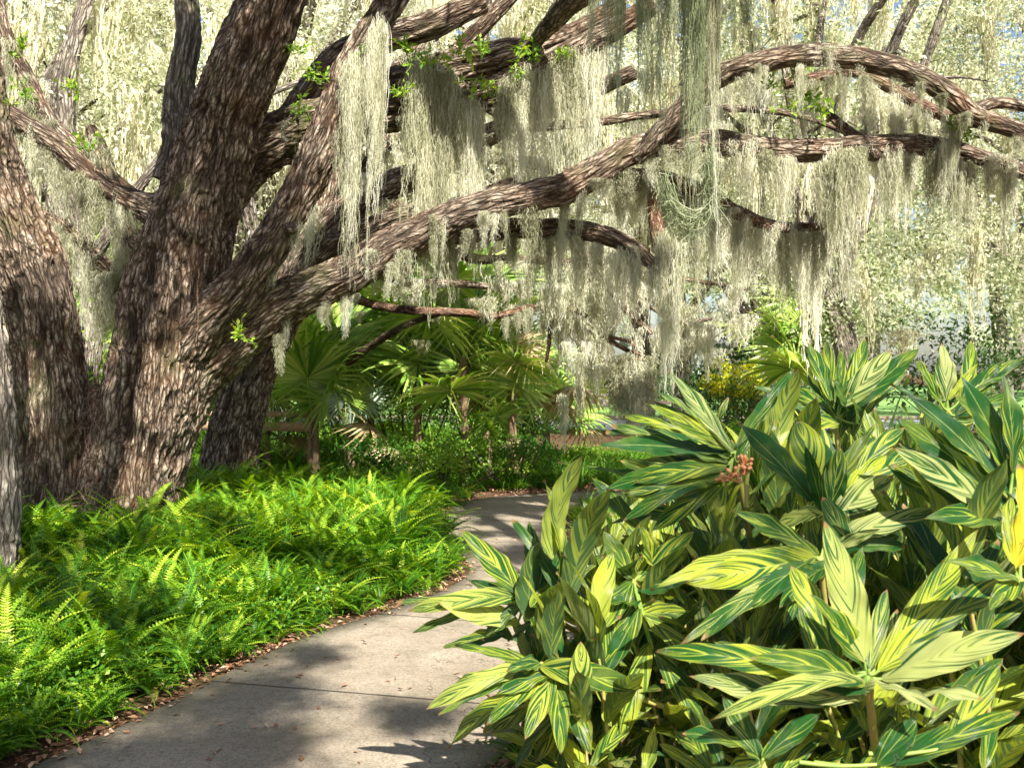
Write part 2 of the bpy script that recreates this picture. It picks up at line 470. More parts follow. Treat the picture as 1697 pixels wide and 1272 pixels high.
def add_leaves(acc, c, size, rng, rn=(0, 1), outward=None, aspect=.42, base=None):
    n = len(c)
    sz = size*(.6+.8*rng.rand(n, 1))
    a = rng.normal(size=(n, 3))
    if outward is not None: a = a+outward*.8
    a[:, 2] -= .2
    a = unit(a)
    nrm = unit(rng.normal(size=(n, 3))+np.array([0, 0, .9]))
    b = unit(np.cross(a, nrm)); nn = np.cross(b, a)
    p0 = c; p2 = c+a*sz
    m_ = c+a*sz*.5+nn*sz*.08
    p1 = m_+b*sz*aspect*.5; p3 = m_-b*sz*aspect*.5
    V = np.stack([p0, p1, p2, p3], 1).reshape(-1, 3)
    i = np.arange(n)[:, None]*4
    Fq = i+np.array([[0, 1, 2, 3]])
    r = rng.rand(n)
    if base is not None: r = .55*base+.45*r
    r = rn[0]+(rn[1]-rn[0])*r
    acc.add(V, Fq, rnd=np.repeat(r, 4))

# ------------------------------------------------------------------ spanish moss
def moss_proto(seed, nf=90, segs=26, W=.07, wid=.0034, hairs=700, hl=.045, tails=5, mat=None):
    """one hanging clump, 1 m long, origin at its top"""
    rng = np.random.RandomState(seed); acc = Acc()
    # tails: groups of filaments that hold together
    tc = rng.normal(size=(tails, 2))*W*.75
    tl = .45+.55*rng.rand(tails); tl[0] = 1
    ti = rng.randint(0, tails, nf)
    t = np.linspace(0, 1, segs+1)
    L = tl[ti]*(.25+.75*rng.rand(nf)**.8)
    z0 = .03+.12*rng.rand(nf)*(rng.rand(nf)-.6)
    start = tc[ti]*.8+rng.normal(size=(nf, 2))*W*.42
    tight = rng.normal(size=(nf, 2))*W*.42
    ph = rng.rand(nf, 4)*6.28
    sway = np.stack([np.sin(t*5+k) for k in rng.rand(tails)*6], 0)*W*.35
    X = np.zeros((nf, segs+1, 3))
    prof = .55+.75*np.sin(np.pi*np.clip(t*1.1+.12, 0, 1))
    prof = prof*(1-.82*t)
    noise = np.cumsum(rng.normal(size=(nf, segs+1, 2)), axis=1)*.0040
    curl = .0095*np.stack([np.sin(t[None]*L[:, None]*(60+30*ph[:, :1])+ph[:, 1:2]), np.cos(t[None]*L[:, None]*(60+30*ph[:, 2:3])+ph[:, 3:4])], -1)
    X[..., :2] = tc[ti][:, None]*(1-.25*t)[None, :, None]+tight[:, None]*prof[None, :, None]+noise+curl
    X[..., 0] += sway[ti]
    X[..., 2] = z0[:, None]-L[:, None]*t[None]
    def ribbon(Xp, w, rnd):
        n, k = Xp.shape[:2]
        a = rng.rand(n)*np.pi
        side = np.stack([np.cos(a), np.sin(a), np.zeros(n)], -1)[:, None]
        ww = (w*(1-.55*np.linspace(0, 1, k)))[None, :, None]
        V = np.stack([Xp-side*ww/2, Xp+side*ww/2], 2).reshape(-1, 3)
        i = (np.arange(n)[:, None]*k+np.arange(k-1)[None])*2
        Fq = np.stack([i, i+1, i+3, i+2], -1).reshape(-1, 4)
        acc.add(V, Fq, rnd=np.repeat(rnd, k*2))
    trn = rng.rand(tails)
    ribbon(X, wid, np.clip(.5*trn[ti]+.55*rng.rand(nf), 0, 1))
    # curly side hairs
    fi = rng.randint(0, nf, hairs); si = rng.randint(0, segs, hairs)
    b = X[fi, si]
    a = rng.rand(hairs)*6.28
    hk = 6; tt = np.linspace(0, 1, hk)
    ln = hl*(.3+1.1*rng.rand(hairs))
    H = np.zeros((hairs, hk, 3))
    out = (ln*(1-.5*si/segs))[:, None]*.62*np.sin(tt*1.9)[None]
    H[..., 0] = b[:, :1]+np.cos(a)[:, None]*out
    H[..., 1] = b[:, 1:2]+np.sin(a)[:, None]*out
    H[..., 2] = b[:, 2:]+ln[:, None]*(.25*np.sin(tt*3)-.9*tt**1.5)[None]
    H += rng.normal(size=H.shape)*.0022
    ribbon(H, wid*.7, np.clip(.4*trn[ti[fi]]+.15+.55*rng.rand(hairs), 0, 1))
    return acc.mesh('hanging_moss', mat or MOSS, False)

MP = [moss_proto(i, nf=78+8*(i % 4), wid=.0050, hairs=1500, hl=.055, W=.035+.011*(i % 5), tails=3+i % 4) for i in range(8)]
MPN = [moss_proto(40+i, nf=90, wid=.0045, hairs=1800, W=.05, tails=5, mat=MOSSN) for i in range(3)]
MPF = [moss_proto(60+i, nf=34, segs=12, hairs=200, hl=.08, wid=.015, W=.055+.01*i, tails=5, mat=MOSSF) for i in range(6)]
MPM = [moss_proto(80+i, nf=46, segs=14, hairs=420, hl=.06, wid=.009, W=.055+.01*i, tails=5) for i in range(6)]
mrng = random.Random(5)
MOSS_COUNT = [0]

def hang(p, L, w=1.0, label=None, group=None, protos=None):
    me = mrng.choice(protos or MP)
    o = link('spanish_moss', me, None, p)
    o.rotation_euler = (mrng.uniform(-.05, .05), mrng.uniform(-.05, .05), mrng.uniform(0, 6.28))
    o.scale = (w, w, L)
    tag(o, label, 'Spanish moss', group)
    MOSS_COUNT[0] += 1
    return o

# ================================================================== OAKS
oak = root('live_oak_tree', P(190, 850, 9.7)*np.array([1, 1, 0]))
tag(oak, 'huge forked live oak with furrowed bark rising from the fern bed on the left', 'tree')
D = 9.7
def L_(name, key, spec, par=oak, **kw): return make_limb(name, par, key, spec, **kw)

L_('trunk', 'trunk', [(205, 900, D, 230), (212, 830, D, 170), (232, 740, D, 158), (258, 640, D, 165), (278, 560, D, 168), (296, 470, D, 165),
    (316, 380, D, 142), (343, 290, D-.05, 128), (370, 210, D-.1, 118), (400, 130, D-.2, 112), (434, 50, D-.3, 106), (470, -40, D-.4, 100), (520, -160, D-.6, 95), (600, -300, D-1, 70)],
   step=.022, seed=3, amp=.026, lump=.13, twist=.25)
L_('trunk', 'ltrunk', [(92, 900, D-.1, 190), (92, 830, D-.1, 138), (90, 740, D-.1, 122), (84, 640, D-.1, 112), (74, 560, D-.1, 108), (62, 490, D-.15, 108),
    (42, 430, D-.2, 112), (18, 370, D-.3, 98), (-5, 300, D-.4, 88), (-18, 230, D-.5, 74), (-30, 120, D-.6, 66), (-40, 0, D-.7, 60)],
   step=.022, seed=8, amp=.024, lump=.14, twist=-.15)
L_('limb', 'crotch', [(150, 900, D+.05, 150), (150, 800, D+.05, 110), (152, 720, D+.08, 80), (158, 660, D+.1, 50), (162, 640, D+.1, 20)], seed=12, step=.03)
L_('limb', 'A', [(262, 640, D-.05, 100), (308, 575, D-.15, 92), (355, 522, D-.26, 80), (403, 470, D-.33, 70), (444, 412, D-.4, 64), (478, 355, D-.4, 60), (507, 300, D-.4, 60),
    (535, 240, D-.4, 66), (560, 180, D-.35, 62), (585, 110, D-.3, 55), (625, 40, D-.3, 48), (690, -60, D-.3, 40)], seed=21, step=.025, twist=.3)
L_('limb', 'B', [(345, 330, D+.3, 110), (400, 265, D+.35, 98), (455, 235, D+.35, 88), (520, 208, D+.3, 78), (590, 188, D+.25, 72), (660, 180, D+.2, 68), (730, 172, D+.1, 60), (800, 160, D, 52),
    (860, 132, D-.1, 46), (920, 102, D-.2, 42), (1000, 60, D-.3, 36), (1080, 10, D-.4, 30)], seed=31, step=.025, twist=.2)
L_('limb', 'B2', [(560, 190, D+.2, 50), (620, 160, D+.2, 62), (690, 135, D+.15, 64), (760, 112, D+.1, 62), (830, 97, D, 58), (900, 80, D-.05, 50), (960, 55, D-.1, 42), (1030, 10, D-.2, 36)], seed=33, step=.025)
L_('limb', 'B3', [(480, 215, D+.5, 60), (520, 150, D+.6, 56), (560, 100, D+.7, 52), (620, 70, D+.7, 48), (720, 40, D+.6, 44), (800, 0, D+.6, 38)], seed=34, step=.03)
L_('limb', 'C', [(262, 800, D+.1, 60), (292, 705, D+.1, 80), (325, 632, D+.08, 84), (372, 578, D, 82), (420, 538, D-.05, 78), (470, 502, D-.1, 74), (530, 475, D-.15, 66), (585, 450, D-.2, 64), (640, 412, D-.2, 60),
    (700, 385, D-.2, 58), (760, 358, D-.2, 54), (820, 338, D-.25, 50), (880, 325, D-.3, 47), (940, 312, D-.3, 50), (990, 283, D-.3, 50), (1045, 252, D-.3, 46), (1110, 237, D-.3, 42),
    (1180, 236, D-.3, 42), (1260, 245, D-.3, 36), (1340, 250, D-.3, 38), (1420, 245, D-.3, 38), (1500, 240, D-.3, 34), (1560, 245, D-.3, 32), (1620, 260, D-.3, 28), (1700, 288, D-.3, 24), (1780, 330, D-.3, 20)],
   seed=41, step=.025, twist=.25)
L_('limb', 'H', [(1052, 262, D-.35, 30), (1080, 235, D-.4, 34), (1130, 185, D-.5, 38), (1190, 128, D-.6, 38), (1255, 104, D-.7, 36), (1330, 92, D-.7, 36), (1400, 94, D-.7, 36), (1470, 108, D-.7, 36), (1530, 130, D-.7, 35),
    (1575, 160, D-.7, 35), (1612, 192, D-.7, 32), (1660, 208, D-.7, 28), (1720, 228, D-.7, 26), (1800, 260, D-.7, 22)], seed=51, step=.022, twist=.5)
L_('limb', 'Hb', [(1606, 192, D-.7, 24), (1625, 178, D-.6, 20), (1660, 170, D-.5, 18), (1720, 182, D-.5, 16)], seed=52, step=.02)
L_('limb', 'I', [(1300, 140, D-.2, 18), (1400, 120, D-.2, 19), (1455, 135, D-.25, 19), (1510, 165, D-.3, 20), (1560, 190, D-.4, 20), (1605, 200, D-.6, 18)], seed=53, mat=BARKM, step=.02)
L_('limb', 'Gl', [(560, 470, D+.1, 50), (640, 430, D+.15, 44), (700, 402, D+.2, 40), (750, 388, D+.2, 36), (810, 382, D+.2, 34), (880, 378, D+.15, 33), (950, 380, D+.1, 32), (1005, 390, D, 31), (1050, 412, D-.1, 28), (1078, 435, D-.15, 22), (1088, 452, D-.2, 12)],
   seed=61, step=.022)
L_('limb', 'J', [(985, 290, D-.1, 30), (1040, 292, D, 28), (1100, 296, D+.1, 26), (1150, 312, D+.2, 24), (1190, 335, D+.2, 24), (1240, 360, D+.2, 22), (1290, 376, D+.2, 20), (1340, 376, D+.2, 15), (1400, 372, D+.2, 9)], seed=63, mat=BARKM, step=.02)
L_('limb', 'K', [(1350, 170, D+.2, 12), (1385, 200, D+.1, 16), (1415, 225, D, 20), (1450, 242, D-.2, 22)], seed=64, mat=BARKM, step=.02)
L_('limb', 'N', [(1080, 300, D, 20), (1085, 350, D, 22), (1092, 395, D, 26), (1102, 430, D, 26), (1106, 470, D, 20), (1102, 500, D, 10)], seed=65, mat=BARKM, step=.02)
L_('limb', 'S1', [(245, 420, D+.3, 46), (215, 390, D+.35, 34), (195, 345, D+.4, 30), (180, 290, D+.45, 28), (160, 235, D+.5, 26), (150, 210, D+.5, 16)], seed=71, step=.025)
L_('limb', 'S2', [(245, 500, D+.3, 40), (205, 470, D+.35, 26), (170, 435, D+.4, 24), (135, 400, D+.45, 22), (100, 370, D+.5, 20), (60, 350, D+.6, 16)], seed=72, step=.025)
L_('limb', 'S3', [(260, 350, D+.3, 60), (225, 335, D+.3, 40), (190, 318, D+.35, 32), (140, 280, D+.4, 34), (95, 240, D+.4, 34), (50, 212, D+.4, 32), (10, 185, D+.4, 30), (-40, 150, D+.4, 28)], seed=73, step=.025)
L_('limb', 'S4', [(290, 300, D+.3, 70), (300, 240, D+.3, 62), (298, 180, D+.35, 52), (302, 120, D+.35, 44), (312, 60, D+.35, 40), (305, -40, D+.4, 36)], seed=74, mat=BARKG, step=.025)
L_('limb', 'S5', [(230, 330, D+1, 20), (120, 240, D+1.2, 26), (70, 180, D+1.3, 26), (40, 120, D+1.4, 26), (10, 60, D+1.4, 24), (-10, -10, D+1.5, 22)], seed=75, step=.03)
# upper limbs that carry the crown over the path
L_('limb', 'U1', [[P(470, -40, D-.4)[0], 9.3, P(470, -40, D-.4)[2], .25], [-1.2, 8.2, 6.2, .22], [.2, 6.6, 7.0, .18], [1.6, 5.0, 7.4, .14], [3.0, 3.0, 7.8, .10], [4.2, 1.0, 8.0, .05]], world=True, seed=81, step=.06, ring=16)
L_('limb', 'U2', [[-1.6, 8.9, 5.6, .25], [-1.8, 7.0, 6.8, .20], [-1.6, 5.0, 7.4, .15], [-1.2, 2.5, 7.8, .10], [-.8, -.5, 8.0, .05]], world=True, seed=82, step=.06, ring=16)
L_('limb', 'U3', [[-1.6, 8.9, 5.6, .25], [-.4, 9.5, 7.0, .2], [1.5, 9.2, 7.8, .15], [4, 8.4, 8.2, .1], [6.5, 7.4, 8.2, .05]], world=True, seed=83, step=.06, ring=16)
L_('limb', 'U4', [[.1, 9.75, 4.36, .05], [.5, 8.6, 4.5, .10], [1.0, 7.4, 4.45, .09], [1.3, 6.2, 4.2, .09], [1.8, 4.9, 4.15, .06]], world=True, seed=84, step=.05, ring=14)

# knots
for (x, y, d, w, k) in [(485, 380, D-.75, 12, 1), (893, 88, D-.3, 14, 2), (1450, 258, D-.45, 14, 4)]:
    acc = Acc(); p = P(x, y, d); q = P(x+2, y+1, d-.05)
    limb_geo(acc, [list(P(x-3, y-2, d+.2))+[w*.9/F_*d], list(p)+[w*.62/F_*d], list(q)+[w*.35/F_*d]], step=.012, ring=20, seed=90+k, lump=.25)
    adopt(link('knot', acc.mesh('knot', BARK)), oak)

# second oak just behind, leaning right
oak2 = root('live_oak_tree', P(385, 800, 13.0)*np.array([1, 1, 0]))
tag(oak2, 'leaning dark oak trunk with a knot hole, just behind the big forked oak', 'tree')
E_ = 13.0
L_('trunk', 'D', [(375, 820, E_, 110), (382, 750, E_, 88), (398, 680, E_, 80), (420, 610, E_, 72), (445, 560, E_, 66), (470, 510, E_, 66), (500, 450, E_, 68), (530, 405, E_, 64), (565, 360, E_, 52),
    (610, 325, E_, 44), (665, 300, E_, 44), (715, 285, E_-.1, 40), (770, 250, E_-.2, 36), (820, 218, E_-.3, 34), (880, 190, E_-.4, 32), (960, 160, E_-.5, 28), (1050, 120, E_-.6, 24)], par=oak2, seed=101, step=.025)
L_('limb', 'D2', [(500, 460, E_-.1, 50), (545, 412, E_-.15, 46), (600, 385, E_-.2, 42), (660, 362, E_-.2, 38), (720, 352, E_-.2, 34), (790, 330, E_-.2, 28), (860, 300, E_-.2, 22)], par=oak2, seed=102, step=.025)
L_('limb', 'D3', [(515, 430, E_, 40), (540, 330, E_+.2, 34), (560, 260, E_+.4, 30), (600, 180, E_+.6, 26), (660, 110, E_+.8, 24), (740, 40, E_+1, 20)], par=oak2, seed=103, step=.03)
acc = Acc()   # rim of the knot hole
th = np.linspace(0, 2*math.pi, 25)
c0 = P(470, 552, E_-.26)
limb_geo(acc, [list(c0+np.array([.085*math.cos(a), -.02, .15*math.sin(a)]))+[.035] for a in th], step=.02, ring=14, seed=104)
adopt(link('knot_hole', acc.mesh('knot_hole', BARK)), oak2)

# thin bare branches in the gap under the long limb
def twigs(key, specs, label, par=None, mat=BARKM, dd=0):
    pass
oak3 = root('live_oak_tree', np.array([-3.7, 15.4, 0]))
tag(oak3, 'shaded oak behind the palmettos whose thin crooked branches droop under the moss', 'tree')
make_limb('trunk', oak3, 't3', [[-3.75, 15.4, -.1, .22], [-3.7, 15.4, 1.0, .17], [-3.5, 15.2, 2.2, .15], [-2.9, 14.8, 3.2, .15], [-1.9, 14.1, 4.2, .14], [-.8, 13.6, 5.4, .12], [.2, 13.4, 6.4, .08]], BARK, 111, True, step=.05)
L_('branch', 'Lb', [(470, 430, 15.0, 20), (560, 480, 14.2, 18), (620, 505, 13.6, 15), (690, 515, 13.0, 14), (760, 518, 12.8, 14), (820, 523, 12.6, 12), (870, 512, 12.5, 12), (925, 508, 12.4, 11), (965, 520, 12.4, 9), (1000, 555, 12.4, 9), (1035, 578, 12.4, 8), (1068, 590, 12.4, 6)], par=oak3, seed=112, mat=BARKM, step=.03)
L_('branch', 'Lc', [(900, 510, 12.5, 9), (925, 490, 12.5, 7), (960, 470, 12.5, 6), (1000, 460, 12.5, 4)], par=oak3, seed=113, mat=BARKM, step=.03)
L_('branch', 'Ld', [(1000, 555, 12.4, 8), (1020, 560, 12.3, 6), (1045, 566, 12.3, 6), (1058, 580, 12.3, 4)], par=oak3, seed=114, mat=BARKM, step=.03)
L_('branch', 'Le', [(575, 600, 14.3, 16), (620, 570, 13.8, 13), (670, 540, 13.2, 11), (730, 518, 12.9, 10)], par=oak3, seed=115, mat=BARK, step=.03)
L_('branch', 'Lf', [(925, 510, 12.4, 10), (913, 540, 12.4, 8), (910, 570, 12.4, 7), (905, 600, 12.4, 5)], par=oak3, seed=116, mat=BARKM, step=.03)
L_('branch', 'M', [(958, 400, 12, 12), (985, 450, 12, 14), (1010, 480, 12, 12), (1045, 520, 12, 11), (1080, 552, 12, 8)], par=oak3, seed=117, mat=BARK, step=.03)
L_('branch', 'M2', [(1010, 480, 12, 10), (1045, 485, 12, 8), (1080, 510, 12, 7), (1130, 535, 12, 7), (1180, 528, 12, 5)], par=oak3, seed=118, mat=BARK, step=.03)
L_('branch', 'M3', [(1000, 640, 12.2, 4), (1030, 610, 12.2, 5), (1055, 598, 12.2, 6), (1068, 590, 12.2, 5)], par=oak3, seed=119, mat=BARKM, step=.03)
L_('branch', 'Q1', [(560, 180, 13.5, 30), (700, 250, 13.5, 24), (850, 265, 13.5, 20), (1000, 300, 13.4, 16), (1150, 330, 13.2, 12), (1300, 390, 13.0, 9), (1420, 420, 13, 6)], par=oak3, seed=120, mat=BARK, step=.04)
L_('branch', 'Q2', [(640, 330, 13.6, 22), (760, 420, 13.5, 18), (880, 430, 13.4, 14), (1000, 440, 13.2, 11), (1120, 460, 13, 8), (1240, 480, 13, 5)], par=oak3, seed=121, mat=BARK, step=.04)
L_('branch', 'Q3', [(560, 380, 13.6, 22), (640, 460, 13.5, 16), (760, 470, 13.4, 13), (860, 480, 13.2, 8)], par=oak3, seed=122, mat=BARK, step=.04)
L_('branch', 'Q4', [(700, 100, 12.5, 22), (850, 200, 12.4, 18), (960, 205, 12.3, 16), (1080, 190, 12.2, 14), (1220, 180, 12, 12), (1350, 200, 12, 9), (1500, 270, 12, 6)], par=oak3, seed=123, mat=BARK, step=.04)

# far left near trunk at the very edge of the frame
oak4 = root('live_oak_tree', G(-6, 1010))
tag(oak4, 'pale trunk cut by the left edge of the photo, nearer than the forked oak', 'tree')
dd = oak4.location[1]
L_('trunk', 'EL', [(-15, 1080, dd, 110), (-12, 1000, dd, 72), (-8, 900, dd, 72), (-6, 800, dd, 76), (-8, 700, dd, 66), (-14, 600, dd, 50), (-26, 480, dd, 46), (-40, 350, dd, 44), (-50, 150, dd, 44), (-60, -100, dd, 40)],
   par=oak4, seed=131, mat=BARKG, step=.02)

# ---- crown over the path: leaf masses whose shade dapples path, ferns and limbs
grng = np.random.RandomState(77)
cl = []; cr = []
SUNNY = [P(800, 1000, 3.3), P(720, 1060, 3.2), P(900, 1140, 3.0), P(1100, 740, 3.3), P(592, 160, 9.2), P(595, 300, 9.2), P(630, 150, 9.2), P(630, 320, 9.2), P(718, 180, 9.6), P(725, 330, 9.6), P(730, 440, 9.6), P(900, 180, 9.4), P(780, 300, 9.5), P(1390, 330, 9.3), P(20, 380, 9.3)]
def shade(n, xr, yr, zr, r=(.2, .5)):
    """n leaf masses whose shadows fall round a region of the scene"""
    for _ in range(n):
        q = np.array([grng.uniform(*xr), grng.uniform(*yr), grng.uniform(*zr)])
        zc = grng.uniform(6.8, 9.6)
        c = q+SUN*((zc-q[2])/SUN[2])
        if c[2]-.6 < CH+.36*c[1]: continue
        if any(np.linalg.norm(np.cross(c-h, SUN)) < (.6 if h[1] > 5 else .3) for h in SUNNY): continue
        cl.append(c); cr.append([grng.uniform(*r), grng.uniform(*r), grng.uniform(.12, .28)])
shade(46, (-3.7, -2.1), (9.5, 9.9), (1.75, 5.4), (.25, .45))      # main trunk
shade(13, (-4.8, -3.7), (9.5, 9.8), (.2, 2.6), (.2, .4))                 # left trunk
shade(9, (-.2, 1.2), (9.2, 9.6), (2.2, 4.6), (.15, .32))     # limbs
shade(9, (-2.6, -1.7), (12.8, 13.2), (.8, 3), (.3, .5))        # leaning trunk
shade(24, (-2.0, -.1), (3.3, 5.3), (0, .1), (.14, .36))          # near path
shade(30, (-.9, .9), (7.4, 12.8), (0, .1), (.12, .34))          # far path
shade(34, (-5, -.8), (4, 10), (.3, .5), (.15, .4))             # ferns
shade(4, (-2.5, 1.5), (13, 17), (.3, 1.5), (.2, .45))         # palmettos
shade(8, (.7, 3.2), (2, 5), (.8, 1.5), (.12, .3))             # ginger
acc = Acc()
leaf_cloud(acc, np.array(cl), np.array(cr), 620, .07, grng, shell=.0)
adopt(link('crown', acc.mesh('crown', LEAF_OAK)), oak)
# twigs joining the masses to the limbs
acc = Acc()
anch = np.vstack([LIMBS[k][0] for k in ('U1', 'U2', 'U3', 'B', 'B2', 'A')])
for c in cl[::2]:
    a = anch[np.argmin(((anch-c)**2).sum(1))]
    m_ = (a+c)/2+grng.normal(size=3)*.25
    limb_geo(acc, [list(a)+[.03], list(m_)+[.02], list(c)+[.008]], step=.3, ring=5, seed=1)
tag(adopt(link('twigs', acc.mesh('twigs', BARK)), oak), kind='stuff')

# ================================================================== MOSS on the near limbs
def on_limb(key, x0, x1, n, Lr, wr, label, group, protos=None, below=.6):
    C, R = LIMBS[key]
    px = CX+C[:, 0]/C[:, 1]*F_
    ok = np.where((px >= x0) & (px <= x1))[0]
    for k in range(n):
        i = ok[int((k+mrng.random())/n*len(ok)) % len(ok)]
        p = C[i]+np.array([mrng.uniform(-1, 1)*R[i]*.6, mrng.uniform(-1.0, .2)*R[i], mrng.uniform(-1, below)*R[i]-abs(mrng.gauss(0, .05))])
        hang(p, mrng.uniform(*Lr), mrng.uniform(*wr), label, group, protos)

def col(x, y0, y1, d, w, label, group=None, protos=None, n=1, sp=8):
    for k in range(n):
        xx = x+(mrng.uniform(-sp, sp) if k else 0)
        L = 1.15*(y1-y0)/F_*d*(1 if k == 0 else mrng.uniform(.55, .95))
        hang(P(xx, y0+(mrng.uniform(-5, 25) if k else 0), d+mrng.uniform(-.12, .12)*(k > 0)), L, w*mrng.uniform(.8, 1.1), label if k == 0 or group else label, group, protos)

# hero hangings
T1 = 'long pale twin rope of moss hanging left of centre in front of the oak limbs'
col(592, 100, 435, 9.18, 1.0, T1, 'strands of the left long moss rope', n=4, sp=14)
T2 = 'long moss rope just right of the twin rope, reaching below the long limb'
col(628, 48, 425, 9.2, .9, T2, 'strands of the second long moss rope', n=3, sp=7)
T3 = 'thickest bright moss curtain hanging beside the green sprigs in the upper centre'
col(718, 118, 490, 9.62, 1.25, T3, 'strands of the thick bright curtain', n=7, sp=20)
col(738, 125, 340, 9.62, 1.2, T3, 'strands of the thick bright curtain', n=3, sp=22)
T4 = 'slanting pale moss tuft hanging right of the thick bright curtain'
col(782, 172, 440, 9.52, .9, T4, 'strands of the slanting tuft', n=3, sp=12)
T5 = 'broad curly moss mass draped over the upper limb near the top centre'
for xx in range(840, 1010, 17):
    col(xx, 142-(xx-840)*.5, 290+mrng.uniform(-70, 60), 9.42, 1.15, T5, 'moss mass at the top centre', n=1, sp=10)
T6 = 'dark green nearer moss hanging into the photo at the top right of centre'
for xx, yy, dn in [(1010, 210, 6.2), (1035, 190, 6.0), (1060, 230, 6.0), (1078, 250, 5.8), (1098, 215, 5.9), (1120, 175, 6), (1138, 290, 5.6), (1150, 330, 5.4), (1165, 365, 5.3), (1175, 385, 5.3), (1190, 250, 5.5), (985, 160, 6.3), (1215, 150, 6.1), (1240, 120, 6.1)]:
    col(xx, -110, yy, dn, .62, T6, 'nearer dark moss at the top', MPN if xx != 1175 else MP, n=1, sp=6)
T7 = 'hooked green moss loop curling at the foot of the near moss'
def moss_rope(name, pts, wr, nf, label, mat, group=None, wid=.004):
    rng = np.random.RandomState(7); acc = Acc()
    C = catmull(np.array(pts), .03); n = len(C)
    for k in range(nf):
        i0 = rng.randint(0, n//3); i1 = rng.randint(n*2//3, n); X = C[i0:i1]+rng.normal(size=3)*wr+np.cumsum(rng.normal(size=(i1-i0, 3)), 0)*.004
        sd = unit(rng.normal(size=3))*wid/2
        V = np.stack([X-sd, X+sd], 1).reshape(-1, 3); i = np.arange(len(X)-1)[:, None]*2
        acc.add(V, i+np.array([[0, 1, 3, 2]]), rnd=np.full(len(V), rng.rand()))
        for h in range(14):
            b = X[rng.randint(0, len(X))]; d = rng.normal(size=3)*.028-np.array([0, 0, .035]); H = np.stack([b, b+d*.5+rng.normal(size=3)*.012, b+d, b+d*1.3+rng.normal(size=3)*.014])
            V = np.stack([H-sd*.7, H+sd*.7], 1).reshape(-1, 3); i = np.arange(3)[:, None]*2
            acc.add(V, i+np.array([[0, 1, 3, 2]]), rnd=np.full(len(V), rng.rand()))
    return tag(link(name, acc.mesh(name, mat, False)), label, 'Spanish moss', group)
moss_rope('spanish_moss', [P(x, y, 5.4) for x, y in [(1172, 230), (1178, 300), (1178, 335), (1162, 360), (1138, 362), (1116, 345), (1100, 312), (1092, 270)]], .018, 70, T7, MOSSN)
T8 = 'bright moss column trailing from the broken stub right of centre'
col(1104, 395, 640, 9.6, 1.0, T8, 'strands of the bright column', n=6, sp=12)
T9 = 'dense brown-green moss column reaching almost to the ground past the bend'
for k in range(16):
    hang(P(mrng.uniform(1022, 1078), mrng.uniform(590, 650), 12.2+mrng.uniform(-.2, .2)), mrng.uniform(.45, .75), 1.7, T9, 'column of moss near the ground', MP)
# drapes of the right side of the long limb
TA = 'sunlit moss drapes on the right half of the long horizontal limb'
on_limb('C', 1340, 1700, 22, (.3, .85), (.6, 1.1), TA, 'moss along the right of the long limb')
col(1390, 255, 480, 9.3, 1.1, TA, 'moss along the right of the long limb', n=4, sp=14)
TB = 'short moss tufts on the middle of the long horizontal limb'
on_limb('C', 880, 1330, 20, (.18, .7), (.6, 1.1), TB, 'moss along the middle of the long limb')
TC = 'thin moss tufts on the left of the long horizontal limb, over the big bend'
on_limb('C', 440, 880, 18, (.15, .5), (.4, .9), TC, 'moss along the left of the long limb')
TD = 'moss fringe under the lower arched limb in the centre'
on_limb('Gl', 640, 1085, 20, (.25, .8), (.7, 1.1), TD, 'moss under the lower arched limb')
TE = 'dark moss streamers under the thin drooping branch right of centre'
on_limb('J', 1040, 1400, 22, (.3, 1.0), (.6, 1.0), TE, 'moss under the thin drooping branch')
TF = 'short moss strings on the high arched limb at the top right'
on_limb('H', 1190, 1700, 14, (.15, .5), (.4, .8), TF, 'moss on the high arched limb')
on_limb('I', 1300, 1600, 12, (.3, .7), (.5, .9), 'moss strings under the reddish branch at the top right', 'moss under the reddish branch')
TG = 'moss wisps on the branches left of the big oak trunk'
for k_ in ('S1', 'S2', 'S3', 'S5'): on_limb(k_, -50, 230, 11, (.25, .95), (.7, 1.3), TG, 'moss left of the trunk')
TH_ = 'moss wisps on the thick limb right behind the trunk'
on_limb('B', 420, 1000, 16, (.2, .6), (.5, .9), TH_, 'moss on the thick limb')
on_limb('A', 440, 600, 8, (.2, .5), (.4, .7), 'small moss wisps on the limb that crosses in front', 'moss on the crossing limb')
on_limb('Lb', 820, 1070, 12, (.2, .5), (.5, .8), 'moss on the thin crooked branch above the palmettos', 'moss on the crooked branch')

